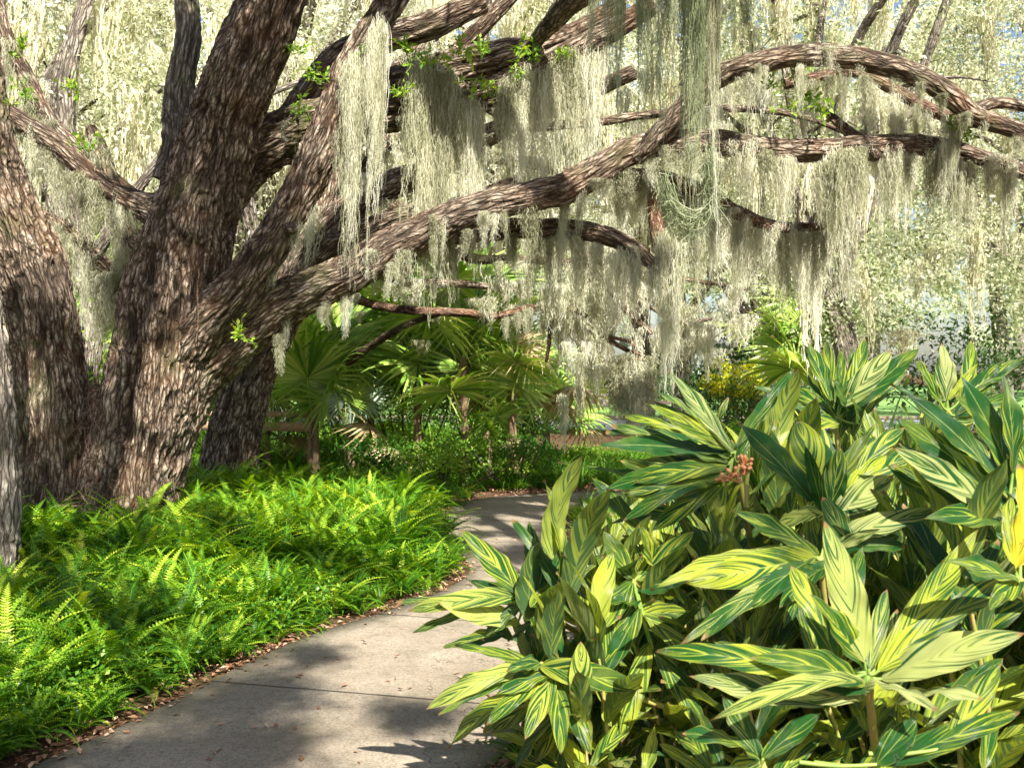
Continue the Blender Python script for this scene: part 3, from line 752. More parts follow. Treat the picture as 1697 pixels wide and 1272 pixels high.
# ------------------------------------------------------------------ background oaks
brng = np.random.RandomState(11)
moss_pts = {'l': [], 'm': [], 'r': []}
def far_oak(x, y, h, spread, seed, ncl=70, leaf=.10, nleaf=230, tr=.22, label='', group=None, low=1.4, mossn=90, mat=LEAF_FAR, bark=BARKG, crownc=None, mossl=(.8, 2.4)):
    rng = np.random.RandomState(seed)
    r = root('oak_tree', (x, y, 0)); tag(r, label, 'tree', group)
    acc = Acc()
    fork = h*.25
    lean = rng.normal(size=2)*.3
    top = np.array([x+lean[0], y+lean[1], fork])
    limb_geo(acc, [[x, y, -.1, tr*1.5], [x, y, .5, tr*1.1], list(top)+[tr*.95]], step=.15, ring=24, seed=seed)
    allp = []
    for k in range(9):
        a = k/9*6.28+rng.rand(); sp = spread*(.55+.5*rng.rand()); hh = h*(.45+.5*rng.rand())
        e = np.array([math.cos(a)*sp, math.sin(a)*sp, 0])
        pts = [list(top+[0, 0, -.2])+[tr*.6]]
        for f, up in ((.3, .5), (.6, .85), (.85, 1.), (1., .92)):
            q = top+e*f; q[2] = fork+(hh-fork)*up
            q += rng.normal(size=3)*.25
            pts.append(list(q)+[tr*.5*(1-f)+.02])
        C, _ = limb_geo(acc, pts, step=.2, ring=10, seed=seed+k)
        allp.append(C[len(C)//4:])
        for j in range(3):
            b = C[int(len(C)*(.35+.6*rng.rand()))-1]; dq = rng.normal(size=3)*spread*.22; dq[2] = abs(dq[2])*.4-.4
            C2, _ = limb_geo(acc, [list(b)+[.05], list(b+dq*.6+[0, 0, .2])+[.035], list(b+dq)+[.01]], step=.25, ring=6, seed=seed)
            allp.append(C2)
    adopt(link('trunk', acc.mesh('trunk', bark)), r)
    allp = np.vstack(allp)
    d = unit(rng.normal(size=(ncl, 3)))
    rr = np.array([spread, spread, (h-low)/2])
    cc = np.array([x, y, (h+low)/2])+d*rr*(.55+.45*rng.rand(ncl, 1))
    acc = Acc()
    leaf_cloud(acc, cc, np.stack([rng.uniform(.5, 1.1, ncl), rng.uniform(.5, 1.1, ncl), rng.uniform(.35, .8, ncl)], 1), nleaf, leaf, rng, shell=.3)
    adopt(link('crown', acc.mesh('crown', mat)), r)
    key = 'l' if x < -3.5 else ('m' if x < 3 else 'r')
    pick = np.vstack([allp[rng.randint(0, len(allp), mossn//2)], cc[rng.randint(0, ncl, mossn-mossn//2)]])
    for p in pick:
        moss_pts[key].append(list(p+rng.normal(size=3)*.2)+[rng.uniform(*mossl), rng.uniform(1.1, 2.2)])
    return r

GRP = 'sunlit oaks beyond the path'
specs = [  # x, y, h, spread, low
    (6.5, 20, 12.5, 5.0, 1.6, 'sunlit moss-hung oak right of centre behind the ginger clump'),
    (12.5, 22, 13.5, 5.4, 1.6, 'sunlit oak at the far right behind the ginger clump'),
    (3.2, 26, 14.5, 5.0, 2.4, 'pale oak behind the stub with the moss column'),
    (9.5, 31, 17, 6.0, 1.6, 'second row oak right of the light pole'),
    (16, 33, 17, 6.0, 1.5, 'second row oak at the right edge'),
    (-1.0, 22, 12.5, 4.6, 3.0, 'oak straight behind the palmettos in the centre'),
    (-4.5, 21, 12.5, 4.8, 2.4, 'oak behind the leaning trunk'),
    (-7.0, 16, 10.5, 4.0, 1.8, 'moss-hung oak between the two big trunks'),
    (-10.5, 19, 12.5, 4.8, 1.6, 'oak at the far left behind the forked oak'),
    (-6.5, 29, 17, 6, 1.6, 'second row oak behind the fork'),
    (-13, 31, 17, 6, 1.5, 'second row oak at the left edge'),
    (-.5, 38, 19, 6, 3.4, 'second row oak in the centre beyond the lawn'),
]
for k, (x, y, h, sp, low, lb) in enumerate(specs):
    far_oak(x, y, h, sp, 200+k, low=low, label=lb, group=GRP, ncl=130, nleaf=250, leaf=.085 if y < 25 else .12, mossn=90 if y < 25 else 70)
GRP2 = 'far row of oaks closing the view'
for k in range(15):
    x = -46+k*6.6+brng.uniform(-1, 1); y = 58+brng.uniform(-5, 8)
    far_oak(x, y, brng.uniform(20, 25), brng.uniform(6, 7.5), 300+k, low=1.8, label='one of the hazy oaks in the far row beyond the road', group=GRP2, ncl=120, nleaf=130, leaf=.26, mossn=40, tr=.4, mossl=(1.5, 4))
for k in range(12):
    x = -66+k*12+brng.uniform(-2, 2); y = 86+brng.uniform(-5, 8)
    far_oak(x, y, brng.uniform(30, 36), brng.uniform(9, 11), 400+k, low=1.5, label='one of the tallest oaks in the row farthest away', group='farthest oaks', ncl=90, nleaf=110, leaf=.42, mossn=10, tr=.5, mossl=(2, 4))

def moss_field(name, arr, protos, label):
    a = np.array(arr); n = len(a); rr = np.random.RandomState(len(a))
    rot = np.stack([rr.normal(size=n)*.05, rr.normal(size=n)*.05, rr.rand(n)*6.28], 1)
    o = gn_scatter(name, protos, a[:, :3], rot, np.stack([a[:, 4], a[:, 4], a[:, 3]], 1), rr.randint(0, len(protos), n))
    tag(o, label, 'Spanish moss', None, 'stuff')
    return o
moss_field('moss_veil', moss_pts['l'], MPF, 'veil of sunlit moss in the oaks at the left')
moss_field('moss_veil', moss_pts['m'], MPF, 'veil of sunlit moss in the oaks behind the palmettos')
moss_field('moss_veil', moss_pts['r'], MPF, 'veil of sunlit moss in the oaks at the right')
# middle-distance curtain on the branches of the third oak
arr = []
cr_ = np.random.RandomState(9)
for key, n, Lr in [('Q1', 40, (.4, 1.3)), ('Q2', 40, (.3, .8)), ('Q3', 24, (.25, .6)), ('Q4', 34, (.4, 1.3)), ('D', 20, (.3, .8)), ('D2', 16, (.3, .8)), ('D3', 16, (.4, 1.0)), ('Lb', 26, (.3, .8)), ('M', 18, (.3, .8)), ('M2', 18, (.3, .7))]:
    C, R = LIMBS[key]
    px = CX+C[:, 0]/C[:, 1]*F_
    ok = np.where((px > (860 if key == 'Lb' else 520)))[0]
    for i in ok[cr_.randint(0, len(ok), n)]:
        Lm = cr_.uniform(*Lr)*(.55 if 560 < px[i] < 880 else 1)
        arr.append(list(C[i]+cr_.normal(size=3)*[.35, .35, .28])+[Lm, cr_.uniform(.7, 1.2)])
moss_field('moss_curtain', arr, MPM, 'fine curtain of moss filling the gaps between the limbs')

# ================================================================== GROUND, PATH
def sheet(name, poly, z, mat):
    V = np.array([[x, y, z] for x, y in poly]); me = mesh(name, V, np.array([list(range(len(V)))]), mat, smooth=False)
    return tag(link(name, me), None, None, None, 'structure')
g = 60
xs = np.linspace(-260, 260, g); ys = np.linspace(-60, 460, g)
XX, YY = np.meshgrid(xs, ys)
V = np.stack([XX, YY, np.zeros_like(XX)], -1).reshape(-1, 3)
i = (np.arange(g-1)[:, None]*g+np.arange(g-1)[None])
me = mesh('ground', V, np.stack([i, i+1, i+g+1, i+g], -1).reshape(-1, 4), GROUND, smooth=False)
tag(link('ground', me), None, None, None, 'structure')

LE = [(-2.5, 2.6), (-2.0, 3.8), (-1.64, 4.76), (-1.44, 5.47), (-1.16, 6.27), (-.76, 6.95), (-.46, 7.6), (-.32, 8.3), (-.44, 9.3), (-.62, 10.4), (-.68, 11.4), (-.64, 12.3), (-.4, 12.95), (.1, 13.4), (1.0, 13.75), (2.2, 13.9), (4.0, 13.9)]
RE = [(-1.0, 2.0), (-.50, 3.2), (-.10, 4.2), (.12, 5.1), (.45, 6.1), (.80, 7.0), (.95, 7.8), (.85, 8.6), (.55, 9.4), (.38, 10.2), (.42, 11.0), (.56, 11.6), (.85, 12.1), (1.3, 12.4), (2.4, 12.5), (4.0, 12.5)]
def spl(p, n): 
    c = catmull(np.array([[a, b, 0.] for a, b in p]), .12); k = np.linspace(0, len(c)-1, n)
    return np.stack([np.interp(k, np.arange(len(c)), c[:, q]) for q in (0, 1)], 1)
NP = 160
le, re_ = spl(LE, NP), spl(RE, NP)
w = 8
tt = np.linspace(0, 1, w)
V = le[:, None]*(1-tt)[None, :, None]+re_[:, None]*tt[None, :, None]
Z = np.full(V.shape[:2]+(1,), .03)
V3 = np.concatenate([V, Z], -1)
skirt = lambda e: np.concatenate([e, np.full((NP, 1), -.05)], 1)[:, None]
V3 = np.concatenate([skirt(le), V3, skirt(re_)], 1)
n, m = V3.shape[:2]
i = np.arange(n-1)[:, None]*m+np.arange(m-1)[None]
me = mesh('path', V3.reshape(-1, 3), np.stack([i, i+1, i+m+1, i+m], -1).reshape(-1, 4), CONC, smooth=False)
path = tag(link('path', me), None, None, None, 'structure')
# slab joints: narrow dark grooves across the path
acc = Acc()
for k in range(0, NP, 1):
    pass
for yy in (3.9, 5.25, 6.7, 8.2, 9.7, 11.2):
    a = le[np.argmin(abs(le[:, 1]-yy-.12))]; b = re_[np.argmin(abs(re_[:, 1]-(yy-.35)))]
    dv = (b-a)/np.linalg.norm(b-a); nv = np.array([-dv[1], dv[0]])*.004
    q = [a-nv, b-nv, b+nv, a+nv]
    acc.add([[x, y, .034] for x, y in q], [[0, 1, 2, 3]])
jo = link('path_joint', acc.mesh('path_joint', JOINT, False), path)

sheet('lawn', [(-60, 37), (60, 37), (60, 120), (-60, 120)], .004, LAWN)
sheet('road', [(-60, 30), (60, 27.5), (60, 33.5), (-60, 36)], .008, ROADM)
sheet('mulch_bed', [(2.5, 52), (9, 50), (10, 57), (3, 58)], .012, MULCH)
acc = Acc()
box(acc, (0, 33.6, .06), (120, .18, .13), rz=rad(-1.2))
tag(link('kerb', acc.mesh('kerb', CONC, False), None, (0, 1.3, 0)), None, None, None, 'structure')

def in_path(x, y, mg=0.0):
    l = np.interp(y, le[:, 1], le[:, 0]); r_ = np.interp(y, re_[:, 1], re_[:, 0])
    return (x > l-mg) & (x < r_+mg) & (y < 12.3) | ((y >= 12.3) & (y < 13.75+mg) & (x > -.35-mg) & (x < 4.2))

# dead leaves on the verge and scattered on the path
lr = np.random.RandomState(4)
acc = Acc()
pts = []
for e, sgn in ((le, -1), (re_, 1)):
    k = lr.randint(0, NP, 3600)
    off = np.abs(lr.normal(size=3600))*.2-.03
    p = e[k]+lr.normal(size=(3600, 2))*.05; p[:, 0] += sgn*off
    pts.append(p)
k = lr.randint(0, NP, 70); f = lr.rand(70, 1)**1.5; pts.append(le[k]*(1-f)+re_[k]*f)
pts.append(np.stack([lr.uniform(-.3, 2.4, 3000), lr.normal(14.1, .35, 3000)], 1))
pts.append(np.stack([lr.uniform(-4, 4, 6000), lr.uniform(4, 18, 6000)], 1))
p = np.vstack(pts)
inn = in_path(p[:, 0], p[:, 1]); kk = (~inn) | (lr.rand(len(p)) < .22); p = p[kk]; inn = inn[kk]
c = np.concatenate([p, np.where(inn, .036, .008)[:, None]+lr.rand(len(p), 1)*.03*(~inn)[:, None]], 1)
n = len(c); a = lr.rand(n)*6.28; sz = .02+.035*lr.rand(n)
ax = np.stack([np.cos(a), np.sin(a), lr.normal(size=n)*.18], 1); bx_ = np.stack([-np.sin(a), np.cos(a), lr.normal(size=n)*.25], 1)
V = np.stack([c, c+ax*sz[:, None]*.5+bx_*sz[:, None]*.24+[0, 0, .004], c+ax*sz[:, None], c+ax*sz[:, None]*.5-bx_*sz[:, None]*.24+[0, 0, .006]], 1).reshape(-1, 3)
V[:, 2] = np.maximum(V[:, 2], .036*np.repeat(inn, 4))
acc.add(V, np.arange(n)[:, None]*4+np.arange(4)[None], rnd=np.repeat(lr.rand(n), 4))
tag(link('leaf_litter', acc.mesh('leaf_litter', DRY, False)), 'dry brown oak leaves littering the path edges', 'dead leaves', None, 'stuff')

# ================================================================== FERNS
def fern_proto(seed, nf=15, Lr=(.38, .68), mat=None):
    rng = np.random.RandomState(seed); acc = Acc()
    for k in range(nf):
        L = rng.uniform(*Lr); az = rng.rand()*6.28; el = rad(rng.uniform(48, 88)); bend = rng.uniform(.7, 1.9)
        npn = int(L/.0155)
        s = np.linspace(0, 1, npn+1)
        ang = el-bend*s**1.4
        ds = L/npn
        h = np.cumsum(np.cos(ang))*ds; z = np.cumsum(np.sin(ang))*ds
        wob = np.sin(s*5+rng.rand()*6)*.012
        o = np.array([math.cos(az), math.sin(az), 0]); sd = np.array([-math.sin(az), math.cos(az), 0])
        C = o*h[:, None]+sd*wob[:, None]+np.array([0, 0, 1])*z[:, None]
        T = unit(np.gradient(C, axis=0)); up = unit(np.cross(sd, T))
        pl = (.028+.010*rng.rand())*np.clip(np.minimum(1, (s-.10)*7), 0, 1)*(1-s**3.2)+.002
        r0 = np.clip(rng.uniform(.05, .95), 0, 1)
        for sg in (-1, 1):
            dirn = unit(sd*sg+T*.28+up*(-.22+.1*rng.normal()))
            p0 = C; p2 = C+dirn*pl[:, None]
            wd = T*.0066
            mid = C+dirn*pl[:, None]*.35+up*.003
            V = np.stack([p0-wd*.6, mid-wd, p2, mid+wd*1.1, p0+wd*.6], 1)
            n = len(V)
            i = np.arange(n)[:, None]*5
            acc.add(V.reshape(-1, 3), np.vstack([i+np.array([[0, 1, 3, 4]])]), rnd=np.repeat(np.clip(r0+.12*rng.normal(size=n), 0, 1), 5))
            b = acc.n-n*5
            acc.F[3].append(i+np.array([[1, 2, 3]])+b)
        # rachis
        V = np.stack([C-sd*.0016, C+sd*.0016], 1).reshape(-1, 3); i = np.arange(len(C)-1)[:, None]*2
        acc.add(V, i+np.array([[0, 1, 3, 2]]), rnd=np.full(len(V), .85))
    return acc.mesh('fern_fronds', mat or FERN, False)
FP = [fern_proto(500+k, 15+k, (.26, .46+.035*k)) for k in range(6)]

def strap_proto(seed, n=34, Lr=(.3, .6), w=.012):
    rng = np.random.RandomState(seed); acc = Acc()
    for k in range(n):
        L = rng.uniform(*Lr); az = rng.rand()*6.28; el = rad(rng.uniform(55, 88)); bend = rng.uniform(.8, 2.6)
        s = np.linspace(0, 1, 9); ang = el-bend*s**1.3
        h = np.cumsum(np.cos(ang))*L/9; z = np.cumsum(np.sin(ang))*L/9
        o = np.array([math.cos(az), math.sin(az), 0]); sd = np.array([-math.sin(az), math.cos(az), 0])
        C = o*(h+.01)[:, None]+np.array([0, 0, 1])*z[:, None]
        ww = w*(1-s**2.5)*(.7+.6*rng.rand())+.001
        V = np.stack([C-sd*ww[:, None]/2, C+[0, 0, -.002], C+sd*ww[:, None]/2], 1).reshape(-1, 3)
        i = np.arange(8)[:, None]*3
        acc.add(V, np.vstack([i+np.array([[0, 1, 4, 3]]), i+np.array([[1, 2, 5, 4]])]), rnd=np.full(len(V), np.clip(rng.rand(), 0, 1)))
    return acc.mesh('strap_leaves', GCOV)
SP = [strap_proto(520+k) for k in range(3)]

def weed_proto(seed, n=70, h=.35, size=.028, mat=GCOV, stems=7):
    rng = np.random.RandomState(seed); acc = Acc()
    for k in range(stems):
        a = rng.rand()*6.28; l = rng.uniform(.05, .16)
        s = rng.rand(n//stems)
        c = np.stack([np.cos(a)*l*s*1.5, np.sin(a)*l*s*1.5, h*s*(.6+.4*rng.rand())], 1)+rng.normal(size=(n//stems, 3))*.018
        add_leaves(acc, c, size, rng, (0, 1), None, .62)
    return acc.mesh('broad_leaves', mat, False)
WP = [weed_proto(530+k, 120+30*k, .3+.06*k) for k in range(3)]

fr = np.random.RandomState(21)
oaks_xy = [(oak.location[0]+.15, 9.7, .42), (P(92, 800, D)[0], 9.6, .34), (oak2.location[0], 13.0, .3), (oak4.location[0], oak4.location[1], .18)]
def clear(x, y, mg):
    if in_path(np.array(x), np.array(y), mg): return False
    return all((x-a)**2+(y-b)**2 > r*r for a, b, r in oaks_xy)
pos = []
tries = 0
while len(pos) < 2100 and tries < 90000:
    tries += 1
    y = fr.uniform(3.3, 12.5); x = fr.uniform(-.55*y-.6, 1.2)
    l = np.interp(y, le[:, 1], le[:, 0])
    if x > l-.15: continue
    if not clear(x, y, .14): continue
    near_edge = l-x < .45
    s = fr.uniform(.6, 1.15)*(.62 if near_edge else 1.0)*(1.32 if y > 7.6 else 1.05)
    if all((x-a)**2+(y-b)**2 > .012 for a, b, *_ in pos[-400:]): pos.append((x, y, s))
pos.sort(key=lambda p: -p[2]/p[1])
inview = [p for p in pos if abs(p[0]) < .48*p[1]]
hero = inview[:230]; rest = [p for p in pos if p not in hero]
for k, (x, y, s) in enumerate(hero):
    o = link('sword_fern', FP[(k*5+k//7) % len(FP)], None, (x, y, -.01))
    o.rotation_euler = (fr.normal()*.06, fr.normal()*.06, fr.rand()*6.28); o.scale = (s, s, s)
    tag(o, 'bright green sword fern in the thick bed left of the path', 'fern', 'sword ferns left of the path')
DF = [fern_proto(590+k, 5, (.3, .5), DRY) for k in range(2)]
for k, (x, y, s) in enumerate(inview[120:900:30]):
    o = link('dead_fern', DF[k % 2], None, (x+.08, y-.06, .02)); o.rotation_euler = (0, 0, fr.rand()*6.28); o.scale = (s*.9, s*.9, s*.5)
    tag(o, 'withered brown fern fronds among the green ferns', 'dead fern', 'withered ferns in the fern bed')
def field(name, protos, pts, label, cat):
    a = np.array(pts); n = len(a); rr = np.random.RandomState(n)
    o = gn_scatter(name, protos, np.stack([a[:, 0], a[:, 1], np.full(n, -.01)], 1), np.stack([rr.normal(size=n)*.07, rr.normal(size=n)*.07, rr.rand(n)*6.28], 1), a[:, 2], rr.randint(0, len(protos), n))
    return tag(o, label, cat, None, 'stuff')
field('fern_bed', FP, rest, 'mass of sword ferns filling the bed under the oaks', 'ferns')
# small ground cover and straps beyond the bend and right of the path
pts = []
while len(pts) < 2300:
    y = fr.uniform(8.5, 19); x = fr.uniform(-.38*y-1, 3.4 if y > 10 else 1.8)
    if clear(x, y, .16) and not (y < 11.5 and x < 0): pts.append((x, y, fr.uniform(.6, 1.05)*(.75 if y < 14 else 1.05)))
field('leafy_ground_cover', SP+WP+FP[:2], pts, 'dark glossy ground cover of strap and broad leaves around the bend of the path', 'ground cover')
pts = []
while len(pts) < 420:
    y = fr.uniform(3.4, 12); x = fr.uniform(-.5*y, 0)
    if x < np.interp(y, le[:, 1], le[:, 0])-.15 and clear(x, y, .12): pts.append((x, y, fr.uniform(.5, 1.0)))
field('broadleaf_weeds', WP, pts, 'small broad leaved weeds between the ferns', 'weeds')
pts = []
while len(pts) < 260:
    y = fr.uniform(17, 27); x = fr.uniform(-9, 10)
    if abs(x-.07*y) > .9: pts.append((x, y, fr.uniform(.8, 1.8)))
for _ in range(330):
    y = fr.uniform(17.5, 24); pts.append((fr.uniform(-.5*y, .012*y), y, fr.uniform(1.1, 2.2)))
field('distant_undergrowth', SP+WP, pts, 'low dark undergrowth beyond the palmettos', 'undergrowth')

# ================================================================== PALMETTOS
def frond_mesh(seed, mat, pet=.55, R=.62, span=290, n=34, droop=.25):
    """petiole leaves the origin along +X and rises; fan at its end"""
    rng = np.random.RandomState(seed); acc = Acc()
    s = np.linspace(0, 1, 10)
    C = np.stack([pet*s*.8, 0*s, pet*.62*np.sin(s*1.5)], 1)
    for a, b in ((0, 1), (1, 2)):
        off = np.array([[0, -.007, 0], [0, 0, .008], [0, .007, 0]])
        V = np.stack([C+off[a], C+off[b]], 1).reshape(-1, 3); i = np.arange(9)[:, None]*2
        acc.add(V, i+np.array([[0, 1, 3, 2]]), rnd=np.full(len(V), .8))
    hub = C[-1]
    fdir = unit(np.array([.75, 0, .55])); side = np.array([0, 1., 0]); nrm = np.cross(fdir, side)
    for k in range(n):
        t = (k+.5)/n-.5; a = rad(span)*t
        L = R*(1-.35*abs(2*t)**2)*(.92+.16*rng.rand())
        a2 = a+rng.normal()*.015
        d = fdir*math.cos(a2)+side*math.sin(a2)
        wdir = -fdir*math.sin(a2)+side*math.cos(a2)
        q = np.array([.02, .2, .42, .62, .82, 1.0])
        hw = np.array([.1, 1., 1.0, .75, .42, .03])*R*.42*math.tan(rad(span)/n/2)*np.array([.3, .5, 1.02, .95, .8, .5])*1.0
        dr = -droop*rng.uniform(.5, 1.5)*(q**2.6)*L
        Cc = hub+d*(q*L)[:, None]+nrm*(-.10*np.cos(a)*(q*L)**1.2)[:, None]+np.array([0, 0, 1])*dr[:, None]
        lift = nrm*.012
        V = np.stack([Cc-wdir*hw[:, None], Cc+lift*(1-q)[:, None], Cc+wdir*hw[:, None]], 1).reshape(-1, 3)
        i = np.arange(5)[:, None]*3
        acc.add(V, np.vstack([i+np.array([[0, 1, 4, 3]]), i+np.array([[1, 2, 5, 4]])]), rnd=np.full(len(V), np.clip(.5+.3*rng.normal(), 0, 1)))
    return acc.mesh('palm_frond', mat, False)
FRG = [frond_mesh(600+k, PALM, .45+.12*(k % 3), .58+.06*(k % 3), 250+25*(k % 3), 34, .12+.12*(k % 3)) for k in range(5)]
FRP = [frond_mesh(610+k, PALMP, .5, .56, 290, 36, .10) for k in range(2)]
FRD = [frond_mesh(620+k, PALMD, .5, .52, 240, 26, .5) for k in range(2)]
pr = random.Random(8)
def palm(x, y, d, label, s=1.0, n=11, pale=0, dry=2, trunk=.045, tilt0=(-.35, .95), aim=None):
    crown = P(x, y, d)
    r = root('saw_palmetto', (crown[0], crown[1], 0)); tag(r, label, 'palmetto')
    acc = Acc()
    limb_geo(acc, [[crown[0]+.05, crown[1], -.05, trunk*1.5], [crown[0]+.02, crown[1], crown[2]*.5, trunk*1.1], [crown[0], crown[1], crown[2], trunk*1.25]], step=.03, ring=22, seed=5, amp=.02, rs=1.5)
    adopt(link('trunk', acc.mesh('trunk', FIBRE)), r)
    for k in range(n+dry+pale):
        me = pr.choice(FRD) if k >= n+pale else (pr.choice(FRP) if k >= n else pr.choice(FRG))
        o = link('frond', me, r)
        az = k/n*6.28*1.0+pr.uniform(-.3, .3); tl = -pr.uniform(*tilt0)
        if k >= n+pale: tl = pr.uniform(.5, 1.1)
        if (k >= n and k < n+pale) or k % 3 == 0: az = 1.57+pr.uniform(-.7, .7); tl = -pr.uniform(.55, .95)
        if aim and k < len(aim): az, tl = aim[k][0], -aim[k][1]
        o.rotation_euler = (pr.uniform(-.35, .35), tl, az)
        sc_ = 1.5*s*pr.uniform(.8, 1.15); o.scale = (sc_,)*3
        o.location = (0, 0, float(crown[2])*(pr.uniform(.4, .9) if k % 2 and k < n else 1))
        if k >= n+pale: o['label'] = 'dry tan frond hanging down'
    return r
palm(768, 596, 14.6, 'tallest green fan palmetto in the middle of the group, above the bend of the path', 1.12, 17, tilt0=(-.1, 1.2))
palm(690, 612, 15.2, 'palmetto with dark bare stems left of the tallest one', .95, 13, dry=3)
palm(848, 648, 14.8, 'palmetto right of the tallest one with spreading drooping fans', .95, 13, tilt0=(-.3, .7), dry=3)
palm(905, 715, 16.5, 'low palmetto at the right end of the group beside the road view', .85, 9, tilt0=(-.2, .8))
palm(808, 718, 15.0, 'short palmetto with a dark fibrous stem below the spreading one', .7, 8, dry=3)
palm(520, 665, 14.6, 'dark palmetto right of the leaning trunk', 1.05, 14, tilt0=(-.1, 1.0))
palm(440, 700, 15.2, 'shaded palmetto close against the leaning trunk', .9, 9, tilt0=(0, 1.1))
palm(580, 720, 14.6, 'palmetto with silvery pale fans facing the camera', .8, 4, pale=4, dry=1)
palm(612, 625, 15.8, 'palmetto behind the silvery one', 1.0, 14)
palm(120, 560, 15.0, 'palmetto seen between the two trunks of the forked oak', .9, 9)
palm(1320, 600, 21, 'small palmetto far off beside the grey trunk', 1.2, 10, dry=0)

# shrubs between the palmettos
def shrub(x, y0, d, rx, rz, label, mat=LEAF_DARK, n=1500, size=.06, seed=0, name='leafy_shrub', cat='shrub'):
    rng = np.random.RandomState(seed); c = P(x, y0, d)
    r = root(name, (c[0], c[1], 0)); tag(r, label, cat)
    acc = Acc()
    cc = c+rng.normal(size=(14, 3))*np.array([rx*.5, rx*.4, rz*.45])
    leaf_cloud(acc, cc, np.tile([[rx*.38, rx*.38, rz*.35]], (14, 1)), n//14, size, rng, shell=.2)
    adopt(link('foliage', acc.mesh('foliage', mat, False)), r)
    acc = Acc()
    for k in range(6):
        e = cc[k]
        limb_geo(acc, [[c[0]+rng.normal()*.05, c[1]+rng.normal()*.05, -.05, .02], list((e+[c[0], c[1], 0])/2+rng.normal(size=3)*.06)+[.014], list(e)+[.006]], step=.08, ring=6, seed=k)
    adopt(link('stems', acc.mesh('stems', BARK)), r)
    return r
shrub(405, 725, 13.9, .45, .3, 'low leafy shrub between the forked oak and the leaning trunk', LEAF_SPRIG, 1500, .05, 15)
shrub(740, 745, 14.0, .9, .3, 'low yellow green shrub below the tallest palmetto', LEAF_SPRIG, 2600, .045, 16)
shrub(860, 745, 14.2, .7, .28, 'low leafy shrub at the bend under the drooping fans', GCOV, 2000, .05, 17)
shrub(600, 750, 13.9, .8, .25, 'low dark leafy shrub in front of the silvery palmetto', GCOV, 2000, .05, 18)
shrub(675, 600, 15.9, .9, 1.0, 'bright green leafy vine shrub between the palmettos', LEAF_SPRIG, 2600, .07, 1)
shrub(650, 700, 16.2, 1.1, .7, 'yellow green shrub at the foot of the palmettos', LEAF_SPRIG, 2400, .06, 2)
shrub(790, 700, 16.2, 1.3, .6, 'yellowish low shrub behind the palmetto stems', LEAF_SPRIG, 2400, .055, 3)
shrub(470, 640, 17, .9, 1.2, 'dark shrub right behind the leaning trunk', LEAF_DARK, 2400, .07, 4)
shrub(890, 700, 17.5, .9, .5, 'dark shrub at the right end of the palmettos', LEAF_DARK, 2000, .06, 5)
shrub(590, 640, 17.6, 1.3, 1.0, 'dark tangled shrub behind the silvery palmetto', LEAF_DARK, 3000, .07, 6)
shrub(150, 600, 14, .9, 1.0, 'green shrub seen between the two big trunks', LEAF_SPRIG, 2200, .07, 7)
shrub(1215, 640, 26, .7, .5, 'round yellow flowering shrub far off across the lawn', LEAF_YEL, 2600, .10, 8, 'yellow_shrub')
shrub(1240, 672, 25, 1.6, .6, 'dark spiky shrub below the yellow one', LEAF_DARK, 2400, .10, 9)
shrub(1170, 650, 27, 1.0, .9, 'dark green shrub left of the yellow one', LEAF_DARK, 2400, .10, 10)
shrub(1265, 585, 30, 2.2, 1.3, 'tall dark shrub behind the yellow one', LEAF_DARK, 2600, .14, 11)
shrub(940, 640, 58, 4.5, 1.2, 'clipped hedge mass far beyond the lawn', LEAF_DARK, 3200, .24, 12)
shrub(1060, 640, 60, 4.5, 1.4, 'second hedge mass far beyond the lawn', LEAF_DARK, 3200, .24, 13)
shrub(1590, 610, 24, 2.0, 1.5, 'blue green shrub at the right behind the ginger tops', LEAF_DARK, 2600, .12, 14)

# ================================================================== distant trunks, pole, house, fence
def bare_trunk(x, yb, d, w, label, seed):
    c = P(x, yb, d); r = root('oak_tree', (c[0], c[1], 0)); tag(r, label, 'tree')
    acc = Acc()
    limb_geo(acc, [[c[0], c[1], -.1, w*1.3], [c[0], c[1], .6, w], [c[0]+.1, c[1], 2.5, w*.85], [c[0]-.2, c[1], 5, w*.7], [c[0]+.3, c[1]+.4, 7.5, w*.4]], step=.12, ring=26, seed=seed)
    limb_geo(acc, [[c[0], c[1], 2.8, w*.6], [c[0]+1.2, c[1], 4.4, w*.4], [c[0]+2.8, c[1], 5.2, w*.2]], step=.12, ring=14, seed=seed+1)
    limb_geo(acc, [[c[0], c[1], 2.6, w*.6], [c[0]-1.2, c[1], 4.0, w*.4], [c[0]-2.8, c[1]+.5, 5.0, w*.2]], step=.12, ring=14, seed=seed+2)
    adopt(link('trunk', acc.mesh('trunk', BARKG)), r)
bare_trunk(1127, 660, 30, .24, 'grey trunk just left of the yellow shrub', 701)
bare_trunk(1260, 640, 28, .30, 'thick pale grey trunk right of the yellow shrub', 702)
bare_trunk(965, 680, 46, .34, 'thin brown trunk standing on the far lawn', 703)
bare_trunk(1000, 670, 47, .2, 'dark slim trunk on the mulch of the far lawn', 704)
bare_trunk(137, 560, 13.5, .15, 'slim pale trunk seen between the two big trunks', 705)
bare_trunk(105, 500, 15.5, .16, 'moss-hung trunk at the upper left, behind the forked oak', 706)
bare_trunk(425, 500, 16, .14, 'slim pinkish trunk seen right of the main trunk', 707)

